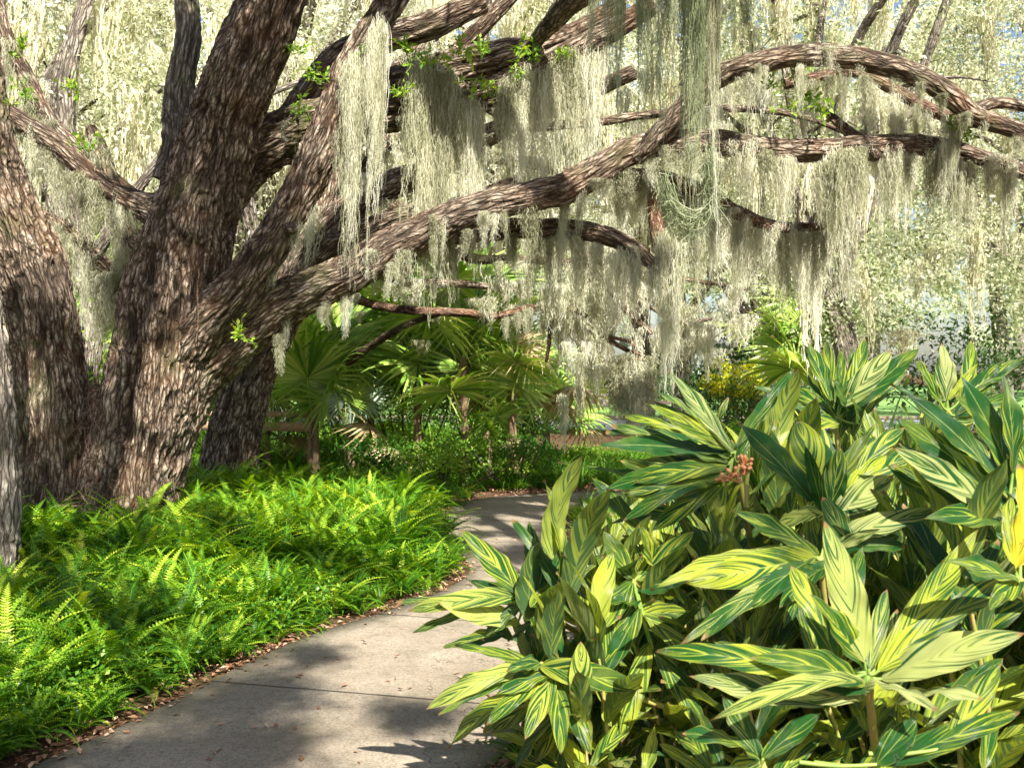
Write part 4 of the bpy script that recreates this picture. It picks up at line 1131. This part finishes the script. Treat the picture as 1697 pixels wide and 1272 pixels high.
c = P(1404, 640, 22)
r = root('lamp_post', (c[0], c[1], 0)); tag(r, 'slender pale lamp post rising behind the ginger clump', 'lamp post')
acc = Acc(); top = P(1404, 552, 22)[2]
limb_geo(acc, [[c[0], c[1], -.05, .05], [c[0], c[1], 1., .042], [c[0], c[1], top, .036]], step=.2, ring=16, seed=1, amp=0, lump=0)
adopt(link('post', acc.mesh('post', POLE)), r)
acc = Acc(); limb_geo(acc, [[c[0], c[1], top-.02, .05], [c[0], c[1], top+.05, .085], [c[0], c[1], top+.24, .10], [c[0], c[1], top+.3, .03]], step=.02, ring=18, seed=1, amp=0, lump=0)
adopt(link('lantern', acc.mesh('lantern', LANTERN)), r)

c = P(1130, 640, 74)
r = root('white_house', (c[0], c[1], 0)); tag(r, 'pale white building glimpsed between trunks across the road', 'building')
acc = Acc(); box(acc, (c[0], c[1]+3, 1.6), (6.5, 6, 3.4)); adopt(link('wall', acc.mesh('wall', HOUSE, False)), r)
acc = Acc()
x0, x1, y0_, y1_ = c[0]-3.7, c[0]+3.7, c[1]-.5, c[1]+6.5
V = [[x0, y0_, 3.3], [x1, y0_, 3.3], [x1, y1_, 3.3], [x0, y1_, 3.3], [x0, c[1]+3, 4.9], [x1, c[1]+3, 4.9]]
acc.add(V, [[0, 1, 5, 4], [2, 3, 4, 5], [0, 3, 2, 1]]); acc.F[3].append(np.array([[0, 4, 3], [1, 2, 5]])+0)
adopt(link('roof', acc.mesh('roof', ROOF, False)), r)
for dx in (-1.9, 0.1, 2.0):
    acc = Acc(); box(acc, (c[0]+dx, c[1]-.02, 1.8), (.9, .08, 1.2)); adopt(link('window', acc.mesh('window', GLASS, False)), r)

# low timber fence glimpsed behind the trunks
fd = 14.6
a, b = P(300, 700, fd), P(520, 712, fd)
r = root('wooden_fence', (a[0], a[1], 0)); tag(r, 'orange brown timber rails glimpsed behind the leaning trunk', 'fence')
for zz, hh in ((P(0, 686, fd)[2], .07), (P(0, 706, fd)[2], .12)):
    acc = Acc(); box(acc, ((a[0]+b[0])/2, fd, zz), (b[0]-a[0], .05, hh), tilt=.01); adopt(link('rail', acc.mesh('rail', WOOD, False)), r)
for f in (.02, .45, .98):
    acc = Acc(); box(acc, (a[0]+(b[0]-a[0])*f, fd+.07, .55), (.10, .09, 1.15)); adopt(link('post', acc.mesh('post', WOOD, False)), r)

# sprigs and vines on the limbs
def sprig(x, y, d, s, label, n=46, seed=0, mat=LEAF_SPRIG, down=False):
    rng = np.random.RandomState(seed); c = P(x, y, d)
    r = root('leafy_sprig', c); tag(r, label, 'sprig', 'green sprigs sprouting from the limbs')
    acc = Acc(); ac2 = Acc()
    for k in range(5):
        dv = rng.normal(size=3)*.5+np.array([0, -.3, -.6 if down else .8]); dv = unit(dv)*s*rng.uniform(.6, 1.1)
        limb_geo(ac2, [list(c)+[.004], list(c+dv*.5+rng.normal(size=3)*.02)+[.003], list(c+dv)+[.0015]], step=.04, ring=5, seed=k, amp=0)
        t = rng.rand(n//5, 1)*.8+.2
        add_leaves(acc, c+dv*t+rng.normal(size=(n//5, 3))*.012, .055, rng, (0, 1), unit(dv)[None], .45)
    adopt(link('leaves', acc.mesh('leaves', mat, False)), r); adopt(link('stem', ac2.mesh('stem', STEMG)), r)
for k, (x, y) in enumerate([(500, 165), (520, 130), (545, 190), (560, 150), (585, 85), (675, 90), (690, 82), (705, 110), (735, 88), (760, 95), (775, 78), (800, 90), (790, 130), (805, 150), (870, 75), (885, 95), (930, 82), (485, 90), (600, 78), (665, 160), (855, 110)]):
    sprig(x, y, D-.35, .16 if k % 3 else .24, 'small green sprig sprouting among moss on the thick upper limbs', seed=800+k, down=k % 2 == 0)
for k, (x, y) in enumerate([(1325, 150), (1345, 170), (1360, 195), (1270, 150), (1310, 185), (1592, 235), (1580, 220)]):
    sprig(x, y, D-.5, .22, 'yellow green leafy twig below the high arched limb', seed=830+k, n=60)
for k, (x, y) in enumerate([(35, 95), (42, 170), (400, 560), (130, 160), (152, 250)]):
    sprig(x, y, D-.55, .2, 'green sprig in the branches left of the main trunk', seed=850+k)

acc = Acc()
limb_geo(acc, [list(P(x, y, d))+[.006] for x, y, d in [(345, 400, D-.50), (332, 440, D-.52), (327, 480, D-.56), (328, 520, D-.62), (326, 560, D-.60), (318, 590, D-.55), (302, 612, D-.52)]], step=.02, ring=8, seed=4, amp=.001)
tag(link('hanging_vine', acc.mesh('hanging_vine', BARKM)), 'thin brown vine hanging down the front of the main trunk', 'vine')

# tangle of dry stems in the crotch of the forked oak and dry fronds at its foot
tr_ = np.random.RandomState(61)
def tangle(name, x, y, d, rx, rz, n, label, cat):
    acc = Acc(); c = P(x, y, d)
    for k in range(n):
        a = c+tr_.normal(size=3)*[rx, .05, rz]; q = a+tr_.normal(size=3)*[.1, .06, .10]+[0, 0, -.06]; e = q+tr_.normal(size=3)*[.1, .05, .08]+[0, 0, -.05]
        s = catmull(np.array([a, q, e]), .02)
        sd = unit(tr_.normal(size=3))*.0022
        V = np.stack([s-sd, s+sd], 1).reshape(-1, 3); i = np.arange(len(s)-1)[:, None]*2
        acc.add(V, i+np.array([[0, 1, 3, 2]]), rnd=np.full(len(V), tr_.rand()))
    tag(link(name, acc.mesh(name, TWIG, False)), label, cat, None, 'stuff')
tangle('dry_fern_tangle', 160, 690, D-.36, .05, .16, 120, 'reddish brown dead fern tangle stuck in the crotch of the forked oak', 'dead fern')
tangle('dry_twigs', 130, 800, D-.62, .2, .07, 50, 'dry bare twigs lying against the foot of the forked oak', 'twigs')
tangle('dry_fern_tangle', 165, 840, D-.75, .1, .08, 50, 'withered fern stems standing in the ferns below the crotch', 'dead fern')

# strap-leaved plants in the fern bed
for k, (x, y, s) in enumerate([(365, 790, 1.3), (490, 790, 1.4), (430, 760, 1.0)]):
    q = G(x, y+18); rng = np.random.RandomState(900+k); acc = Acc()
    for j in range(9):
        az = rng.rand()*6.28; L = s*rng.uniform(.35, .55); t = np.linspace(0, 1, 10); el = rng.uniform(1.0, 1.45); ang = el-.7*t**2
        h = np.cumsum(np.cos(ang))*L/10; z = np.cumsum(np.sin(ang))*L/10
        o_ = np.array([math.cos(az), math.sin(az), 0]); sd = np.array([-math.sin(az), math.cos(az), 0])
        C = q+o_*h[:, None]+np.array([0, 0, 1])*z[:, None]; ww = .03*(1-t**2)+.002
        V = np.stack([C-sd*ww[:, None], C-np.array([0, 0, .008]), C+sd*ww[:, None]], 1).reshape(-1, 3); i = np.arange(9)[:, None]*3
        acc.add(V, np.vstack([i+np.array([[0, 1, 4, 3]]), i+np.array([[1, 2, 5, 4]])]), rnd=np.full(len(V), rng.rand()*.5))
    tag(link('strap_leaved_plant', acc.mesh('strap_leaved_plant', GCOV)), ['blue green plant with upright strap leaves right of the forked trunk', 'upright strap leaved plant in front of the dark palmetto', 'smaller strap leaved plant at the foot of the leaning trunk'][k], 'plant')

# ================================================================== GINGER
def gleaf(acc, b, t, w, bend=.1, hint=(0, -.55, .85), fold=.25, rnd=0., kind=.5, nu=9, nv=22, roll=0., taper=.9, rip=.012, droop=.0):
    b, t = np.asarray(b, float), np.asarray(t, float)
    L = np.linalg.norm(t-b); d = (t-b)/L
    h = np.asarray(hint, float); h = unit(h)
    side = unit(np.cross(d, h)); up = unit(np.cross(side, d))
    if roll: side, up = side*math.cos(roll)+up*math.sin(roll), up*math.cos(roll)-side*math.sin(roll)
    v = np.linspace(0, 1, nv)[:, None]
    ctrl = (b+t)/2+up*bend*L+np.array([0, 0, 1])*droop*L
    C = (1-v)**2*b+2*v*(1-v)*ctrl+v*v*t
    T = unit(2*(1-v)*(ctrl-b)+2*v*(t-ctrl))
    sd = unit(side-T*(T@side)[:, None]); up_ = np.cross(sd, T)
    prof = np.clip(v, 0, 1)**.62*(1-v)**.80/.4585*np.clip((1-v)*14, .25, 1)**.3
    prof = np.maximum(prof, .03*(1-v))
    u = np.linspace(-1, 1, nu)[None]
    hw = w/2*prof
    ph = rnd*31
    z = np.abs(u)*hw*fold*(1.2-v*.6)-(u*u)*hw*fold*.35+rip*np.sin(v*23+ph+u*2)*np.abs(u)**2*prof*.5+rip*.6*np.sin(v*9+ph*2)*u
    V = C[:, None]+sd[:, None]*(u*hw)[..., None]+up_[:, None]*z[..., None]
    i = (np.arange(nv-1)[:, None]*nu+np.arange(nu-1)[None])
    Fq = np.stack([i, i+1, i+nu+1, i+nu], -1).reshape(-1, 4)
    uvp = np.stack([u*np.ones_like(v), v*np.ones_like(u)*(L/.42), np.zeros((nv, nu))], -1).reshape(-1, 3)
    acc.add(V.reshape(-1, 3), Fq, uvp=uvp, rnd=np.full(nu*nv, rnd), kind=np.full(nu*nv, kind), tip=(v*np.ones_like(u)).ravel())

def stem_tube(acc, pts, r0=.011, r1=.006):
    pts = np.asarray(pts, float); n = len(pts)
    q = [list(p)+[r0+(r1-r0)*k/(n-1)] for k, p in enumerate(pts)]
    limb_geo(acc, q, step=.03, ring=10, seed=2, amp=0, lump=.03)

gr = np.random.RandomState(33)
def cane_meshes(seed):
    """a whole leafy cane, base at the origin, leaning along +X"""
    rng = np.random.RandomState(seed)
    H = rng.uniform(1.0, 1.25); lean = rng.uniform(.1, .45)
    s = np.linspace(0, 1, 12)
    C = np.stack([lean*s**1.8, .03*np.sin(s*4), H*s*(1-.08*lean*s)], 1)
    st = Acc(); stem_tube(st, C[::2], .012, .006)
    lf = Acc()
    n = rng.randint(12, 16)
    pl = rng.rand()*3.14
    for k in range(n):
        f = .22+.78*k/(n-1)
        p = np.array([np.interp(f, s, C[:, q]) for q in range(3)])
        az = pl+(k % 2)*math.pi+rng.normal()*.45
        el = rad(25+50*f**2+rng.normal()*9)
        L = rng.uniform(.42, .60)*(1 if f < .9 else .8)
        d = np.array([math.cos(az)*math.cos(el), math.sin(az)*math.cos(el), math.sin(el)])
        tip = p+d*L; tip[2] -= L*rng.uniform(.05, .3)*(1-f*.5)
        gleaf(lf, p, tip, rng.uniform(.095, .15), bend=rng.uniform(.08, .22), hint=(0, 0, 1), fold=rng.uniform(.15, .4), rnd=rng.rand(), kind=np.clip(rng.normal(.48, .17), .1, .8), roll=rng.normal()*.25, nv=18, nu=7)
    return st.mesh('ginger_cane', STEM), lf.mesh('ginger_leaves', GINGER)
CP = [cane_meshes(950+k) for k in range(9)]

# hero canes: node (px, depth) and leaves (base px, tip px, width px, depth change at the tip, bend, kind)
def hero(name_label, node, d, leaves, foot, stemtop=None):
    c = P(node[0], node[1], d)
    ft = np.array([foot[0], foot[1], 0.])
    r = root('variegated_ginger', ft); tag(r, name_label, 'ginger plant', 'striped shell ginger clump')
    st = Acc(); mid = ft*.4+c*.6; mid[:2] = ft[:2]*.55+c[:2]*.45; mid[2] = c[2]*.6
    stem_tube(st, [ft, mid, c]+([P(*stemtop)] if stemtop else []), .013, .008)
    adopt(link('cane', st.mesh('ginger_cane', STEM)), r)
    lf = Acc()
    for k, (bx0, by, tx, ty, w, dz, bd, kd) in enumerate(leaves):
        w = w*1.07
        b = P(bx0, by, d+gr.normal()*.02); t = P(tx, ty, d+dz)
        hint = unit(np.array([0, -.75, .65])+gr.normal(size=3)*.12)
        if bd < 0: bd, dr = 0.04, -bd
        else: dr = 0
        rn = gr.rand()
        if kd > .85: rn = rn*.5
        q_ = c-b; b = b+q_*min(.6, .17/max(np.linalg.norm(q_), 1e-6))
        if kd == .70: rn = .9+.1*gr.rand()
        gleaf(lf, b, t, w/F_*d, bend=bd*.7+.03, hint=hint, fold=gr.uniform(.15, .38), rnd=rn, kind=kd, nu=13, nv=32, droop=dr, rip=.011, roll=gr.normal()*.22)
        # short sheath to the cane
        b0 = b+(c-b)*min(1, .16/max(np.linalg.norm(c-b), 1e-6)); stem_tube(st2 := Acc(), [b0, (b0+b)/2+np.array([0, 0, -.006]), b], .005, .0035)
        adopt(link('leaf_stalk', st2.mesh('leaf_stalk', STEMG)), r)
    lv = leaves[:]
    for k in range(int(len(lv)*1.3)):
        a_, b_ = lv[gr.randint(len(lv))], lv[gr.randint(len(lv))]
        f = gr.uniform(.25, .75)
        bb = P(a_[0]*f+b_[0]*(1-f), a_[1]*f+b_[1]*(1-f)+18, d+.16); tp = P(a_[2]*f+b_[2]*(1-f)+gr.normal()*26, a_[3]*f+b_[3]*(1-f)+gr.normal()*22+22, d+.22+gr.rand()*.1)
        if np.linalg.norm(tp-bb) < .12: continue
        gleaf(lf, bb, tp, min(.11, np.linalg.norm(tp-bb)*.26), bend=gr.uniform(.05, .2), hint=unit(np.array([0, -.6, .8])+gr.normal(size=3)*.3), fold=gr.uniform(.15, .4), rnd=gr.rand(), kind=gr.uniform(.25, .62), nu=9, nv=22, rip=.01, roll=gr.normal()*.3)
    adopt(link('leaves', lf.mesh('ginger_leaves', GINGER)), r)
    return r
Y, N_, G_, K_, W_ = .68, .52, .18, .36, .70
hero('large striped ginger cane at the lower right, its leaves fanning out like a star', (1437, 1114), 2.35, [
    (1428, 1070, 1366, 862, 66, .05, .08, .62), (1428, 1100, 1343, 984, 58, -.05, .05, K_), (1312, 1072, 1310, 936, 66, .1, .05, .45),
    (1470, 1100, 1622, 876, 52, .15, .10, .6), (1484, 1106, 1684, 953, 62, .05, .10, .55), (1495, 1140, 1700, 1048, 66, -.1, .2, W_),
    (1292, 1144, 1088, 1078, 58, -.15, .15, .6), (1420, 1158, 1243, 1090, 60, -.12, .22, .42), (1430, 1165, 1172, 1196, 38, -.2, .42, .6),
    (1395, 1222, 1293, 1154, 32, -.1, .1, .70), (1420, 1225, 1318, 1134, 30, -.05, .1, .70), (1395, 1200, 1555, 1178, 30, -.15, .45, .66),
    (1440, 1180, 1345, 1135, 34, -.05, .2, G_), (1470, 1160, 1560, 1020, 40, .1, .08, G_), (1445, 1100, 1470, 975, 34, .12, .05, K_),
    (1560, 1240, 1630, 1158, 40, -.1, .3, W_), (1520, 1250, 1450, 1160, 40, -.2, .3, Y)], (.95, 2.75))
hero('ginger cane left of the star shaped one, with broad yellow striped leaves pointing left', (1359, 925), 2.9, [
    (1340, 918, 1134, 966, 66, -.15, .18, .60), (1210, 882, 1078, 978, 40, -.1, .12, .66), (1352, 916, 1212, 846, 44, -.05, .12, .5), (1290, 950, 1124, 1070, 34, -.25, .30, .40),
    (1284, 985, 1162, 1060, 44, -.25, .22, .44), (1400, 955, 1290, 1010, 40, -.2, .2, .3), (1390, 892, 1460, 876, 24, -.1, .1, .72), (1516, 957, 1362, 822, 52, .0, .12, .36),
    (1375, 870, 1555, 845, 46, .0, .2, .60), (1370, 890, 1500, 905, 44, -.1, .1, G_), (1340, 960, 1300, 1040, 40, -.2, .15, K_), (1330, 930, 1240, 1010, 46, -.2, .2, G_)], (1.0, 3.3))
hero('ginger cane with one broad bright green rounded leaf near the middle right', (1365, 850), 3.1, [
    (1362, 806, 1322, 696, 88, .05, .05, .46), (1366, 852, 1335, 738, 28, -.1, .05, .22), (1396, 838, 1392, 740, 46, -.02, .05, .36), (1402, 768, 1452, 702, 34, .0, .1, .42),
    (1318, 800, 1222, 700, 56, -.05, .05, .05), (1398, 866, 1480, 788, 54, .0, .12, .68), (1365, 850, 1290, 870, 40, -.15, .1, .52), (1395, 820, 1470, 755, 40, .1, .08, .60), (1290, 845, 1340, 770, 40, .05, .08, .58)], (1.05, 3.5))
hero('ginger cane at the upper left of the clump bearing the drooping seed head', (1217, 750), 3.3, [
    (1212, 748, 1108, 614, 32, .05, .05, .50), (1110, 750, 988, 738, 42, -.1, .10, .16), (1190, 740, 1036, 690, 30, -.1, .10, .66), (1195, 728, 1072, 668, 24, -.08, .05, .72),
    (1220, 740, 1316, 612, 24, .05, -.04, .28), (1230, 790, 1290, 652, 24, .1, -.02, .40), (1205, 765, 1100, 740, 34, .0, .08, .32), (1200, 790, 1052, 742, 36, -.05, .12, .30),
    (1190, 800, 1050, 800, 40, -.1, .12, .44), (1200, 830, 1034, 862, 38, -.15, .16, .30), (1220, 800, 1165, 690, 30, .1, .05, .5), (1120, 806, 1000, 812, 40, -.1, .12, .36),
    (1060, 858, 925, 766, 14, .0, .02, .4), (1215, 820, 1130, 770, 36, .1, .1, .3), (1180, 870, 1080, 880, 40, -.05, .2, .55)], (.95, 3.9))
hero('ginger cane whose leaf tips stand highest in the middle of the clump', (1385, 690), 4.0, [
    (1340, 612, 1278, 556, 20, .0, .05, .66), (1370, 650, 1336, 562, 34, .05, .05, .44), (1400, 640, 1394, 578, 24, .0, .05, .5), (1410, 650, 1478, 580, 44, .0, .08, .64), (1440, 660, 1524, 576, 38, .0, .10, .30),
    (1385, 690, 1300, 640, 30, .0, .1, .32), (1390, 700, 1420, 620, 34, .05, .05, .30), (1430, 680, 1380, 630, 38, -.1, .1, .2), (1470, 720, 1408, 650, 34, -.1, .1, .24), (1400, 720, 1310, 700, 36, -.1, .15, .42), (1330, 690, 1250, 640, 44, 0, .1, .40)], (1.4, 4.5))
hero('ginger cane at the upper right with one upright yellow leaf', (1570, 680), 3.6, [
    (1566, 642, 1560, 568, 40, .0, .05, .62), (1540, 645, 1518, 595, 24, .0, .05, .5), (1570, 640, 1622, 600, 14, .0, .05, .78), (1620, 640, 1705, 590, 34, .0, .12, .5), (1600, 700, 1660, 600, 36, .0, .08, .34),
    (1560, 700, 1480, 640, 36, .0, .1, .3), (1560, 720, 1640, 680, 40, .0, .12, .6), (1590, 700, 1700, 660, 36, .0, .12, .3)], (2.3, 4.1))
hero('ginger cane at the right with two long dark green leaves pointing up left', (1670, 840), 2.7, [
    (1680, 800, 1476, 636, 56, .0, .12, .22), (1700, 760, 1590, 618, 52, .05, .10, .20), (1662, 872, 1550, 726, 46, .0, .08, .66), (1640, 880, 1476, 740, 52, -.05, .12, .58), (1680, 870, 1590, 780, 44, .05, .1, .3),
    (1700, 900, 1750, 760, 50, .0, .1, .4), (1640, 900, 1530, 860, 48, -.1, .2, .24), (1690, 700, 1660, 612, 46, .0, .1, .40), (1720, 830, 1640, 740, 46, .1, .1, .24)], (1.65, 3.1))
hero('yellowing orange ginger leaf at the right edge of the photo', (1690, 960), 2.3, [
    (1672, 925, 1690, 770, 48, .0, .1, .98), (1692, 905, 1712, 800, 34, .05, .1, .97), (1690, 960, 1640, 1010, 40, -.1, .1, .4), (1700, 980, 1560, 930, 44, -.05, .15, .5)], (1.45, 2.6))
hero('ginger cane reaching out over the path at the lower left of the clump', (870, 992), 3.35, [
    (860, 982, 764, 878, 48, .05, .08, .42), (880, 990, 930, 884, 38, .05, .05, .20), (850, 982, 676, 1012, 38, -.1, .22, .48), (842, 1086, 722, 998, 52, -.12, .05, .74), (752, 1010, 684, 1048, 20, -.05, .1, .5),
    (992, 938, 878, 1006, 32, -.1, .12, .56), (956, 955, 960, 882, 24, .05, .05, .32), (1060, 898, 925, 892, 30, .0, .10, .64), (1048, 962, 966, 836, 18, .0, .05, .26), (900, 1000, 800, 1060, 40, -.05, .2, .3), (890, 1010, 940, 1060, 34, -.05, .15, .28),
    (950, 1010, 1000, 920, 36, .0, .08, .34)], (.75, 3.9))
hero('ginger cane below it lying low across the bottom of the path', (895, 1102), 3.0, [
    (880, 1100, 704, 1176, 38, -.1, .26, .60), (892, 1104, 726, 1184, 22, -.12, .10, .38), (870, 1095, 754, 1068, 22, -.05, -.02, .44), (895, 1102, 1066, 1140, 50, -.1, .24, .46), (940, 1138, 818, 1154, 40, -.1, .12, .34),
    (925, 1138, 806, 1200, 36, -.15, .15, .50), (950, 1145, 870, 1225, 38, -.15, .15, .50), (960, 1150, 930, 1250, 38, -.15, .15, .42), (900, 1090, 840, 1110, 30, -.1, .1, .24), (990, 1160, 980, 1250, 38, -.1, .15, .4)], (.9, 3.5), (1130, 1180, 3.1))
hero('ginger cane in the lower middle with drooping leaves', (1050, 960), 3.1, [
    (1046, 970, 990, 1048, 44, -.1, .1, .48), (1060, 960, 1150, 880, 40, .0, .08, .5), (1050, 960, 1000, 880, 38, .0, .05, .3), (1060, 1000, 1140, 960, 40, .0, .1, .3), (1070, 1050, 1010, 1000, 40, -.1, .1, .28),
    (1060, 1100, 1150, 1020, 44, .0, .15, .5), (1075, 1080, 1000, 1120, 40, -.1, .15, .3), (1080, 1100, 1180, 1140, 44, -.1, .2, .44), (1100, 1160, 1030, 1230, 40, -.1, .15, .5), (1110, 1170, 1180, 1240, 40, -.1, .15, .4), (1130, 900, 1060, 870, 40, -.05, .1, .5)], (1.0, 3.5))
hero('ginger cane at the bottom edge below the star shaped one', (1260, 1260), 2.3, [
    (1260, 1255, 1130, 1215, 46, -.1, .2, .4), (1255, 1250, 1195, 1150, 44, .0, .1, .25), (1270, 1250, 1360, 1180, 40, .0, .1, .3), (1600, 1270, 1690, 1180, 50, .0, .1, .4), (1590, 1270, 1520, 1190, 50, .0, .1, .3), (1700, 1230, 1660, 1100, 44, .1, .08, .6), (1280, 1260, 1180, 1300, 40, 0, .2, .5), (1060, 1290, 1120, 1210, 40, .2, .2, .4)], (.75, 2.4))

# seed head
c = P(1236, 800, 3.2); r = root('ginger_seed_head', P(1238, 840, 3.25)); tag(r, 'drooping pink orange seed head on a bare stalk among the ginger leaves', 'seed head')
st = Acc(); pth = [P(x, y, 3.22) for x, y in [(1238, 840), (1237, 800), (1240, 775), (1232, 770), (1218, 785), (1204, 796), (1192, 790)]]
stem_tube(st, pth, .007, .004); adopt(link('stalk', st.mesh('stalk', STEM)), r)
sd = Acc(); rs_ = np.random.RandomState(3)
for k in range(46):
    f = rs_.rand(); j = 2+f*3.9; a = pth[int(j)]*(1-(j % 1))+pth[min(int(j)+1, 6)]*(j % 1)
    q = a+rs_.normal(size=3)*.014
    limb_geo(sd, [list(a)+[.0015], list((a+q)/2)+[.003], list(q)+[.0062], list(q+unit(q-a)*.006)+[.002]], step=.004, ring=7, seed=k, amp=0, lump=.1)
adopt(link('seeds', sd.mesh('seeds', SEED)), r)

# filler canes behind and below the hero leaves
fg = random.Random(14)
def silh(x): return np.interp(x, [700, 800, 930, 1000, 1100, 1200, 1300, 1400, 1697, 1900], [1110, 1030, 940, 800, 720, 690, 650, 625, 625, 625])
cnt = 0; tries = 0
while cnt < 185 and tries < 12000:
    tries += 1
    d = fg.uniform(2.9, 6.0); X = fg.uniform(.15, 3.6)
    x = CX+X/d*F_
    if x > 2000: continue
    edge = np.interp(d, re_[:, 1], re_[:, 0])
    if X < edge+.25+.08*(d < 4): continue
    H = P(x, silh(x), d)[2]
    H = H-.12
    if H < .35: continue
    H = min(H, 1.75)*fg.uniform(.72, 1.0)
    k = fg.randrange(len(CP)); s = H/1.35
    if s < .38: continue
    s_ = min(max(s, .5), 1.25)
    r = empty('variegated_ginger', (X, d, min(0, 1.35*(s-s_))))
    lx, ly = X-1.8, d-4.2
    r.rotation_euler = (0, 0, math.atan2(ly, lx)*.5+fg.uniform(-1.6, 1.6)-.6); r.scale = (s_,)*3
    lb = 'shaded striped ginger cane in the depth of the clump' if d < 4.2 else 'striped ginger cane in the rear part of the clump'
    tag(r, lb, 'ginger plant', 'striped ginger canes filling the clump' if d < 4.2 else 'rear canes of the ginger clump')
    link('cane', CP[k][0], r); link('leaves', CP[k][1], r); cnt += 1
# ferns under the ginger, at the path edge
pts = []
while len(pts) < 130:
    y = fr.uniform(3.4, 11.5); e = np.interp(y, re_[:, 1], re_[:, 0]); x = e+fr.uniform(.12, 1.0)
    pts.append((x, y, fr.uniform(.35, .6)))
field('verge_ferns', FP[:3]+SP[:1], pts, 'small dark ferns along the right edge of the path', 'ferns')

# ================================================================== LIGHT, SKY, CAMERA
w = bpy.data.worlds.new('World'); SC.world = w; w.use_nodes = True
N = w.node_tree.nodes; N.clear()
sky = N.new('ShaderNodeTexSky'); sky.sky_type = 'NISHITA'; sky.sun_disc = False
el = math.asin(SUN[2]); az = math.atan2(SUN[0], SUN[1])
sky.sun_elevation = el; sky.sun_rotation = az; sky.air_density = 1.0; sky.dust_density = 1.5
bg = N.new('ShaderNodeBackground'); bg.inputs['Strength'].default_value = .06
wo = N.new('ShaderNodeOutputWorld')
w.node_tree.links.new(sky.outputs[0], bg.inputs[0]); w.node_tree.links.new(bg.outputs[0], wo.inputs[0])
ld = bpy.data.lights.new('sun', 'SUN'); ld.energy = 5.0; ld.angle = rad(.53); ld.color = (1, .95, .86)
lo = link('sun', ld)
from mathutils import Vector
lo.rotation_euler = Vector(SUN).to_track_quat('Z', 'Y').to_euler()
lo.location = (0, 0, 20)

cd = bpy.data.cameras.new('camera'); cam = link('camera', cd)
cd.sensor_width = 36; cd.lens = 36*F_/1697; cd.clip_end = 800; cd.clip_start = .05
cd.shift_y = -(636-HY)/1697
cam.location = (0, 0, CH); cam.rotation_euler = (rad(90), 0, 0)
cd.dof.use_dof = True; cd.dof.focus_distance = 6.0; cd.dof.aperture_fstop = 8
SC.camera = cam
SC.view_settings.view_transform = 'Standard'; SC.view_settings.look = 'None'
SC.view_settings.exposure = 1.5; SC.view_settings.gamma = 1
SC.cycles.max_bounces = 6; SC.cycles.diffuse_bounces = 4; SC.cycles.glossy_bounces = 2
SC.cycles.transmission_bounces = 4; SC.cycles.transparent_max_bounces = 4
SC.cycles.use_denoising = True
SC.cycles.denoising_prefilter = 'ACCURATE'
SC.render.use_persistent_data = False
print('moss objects', MOSS_COUNT[0], 'ginger', cnt, 'ferns', len(pos))
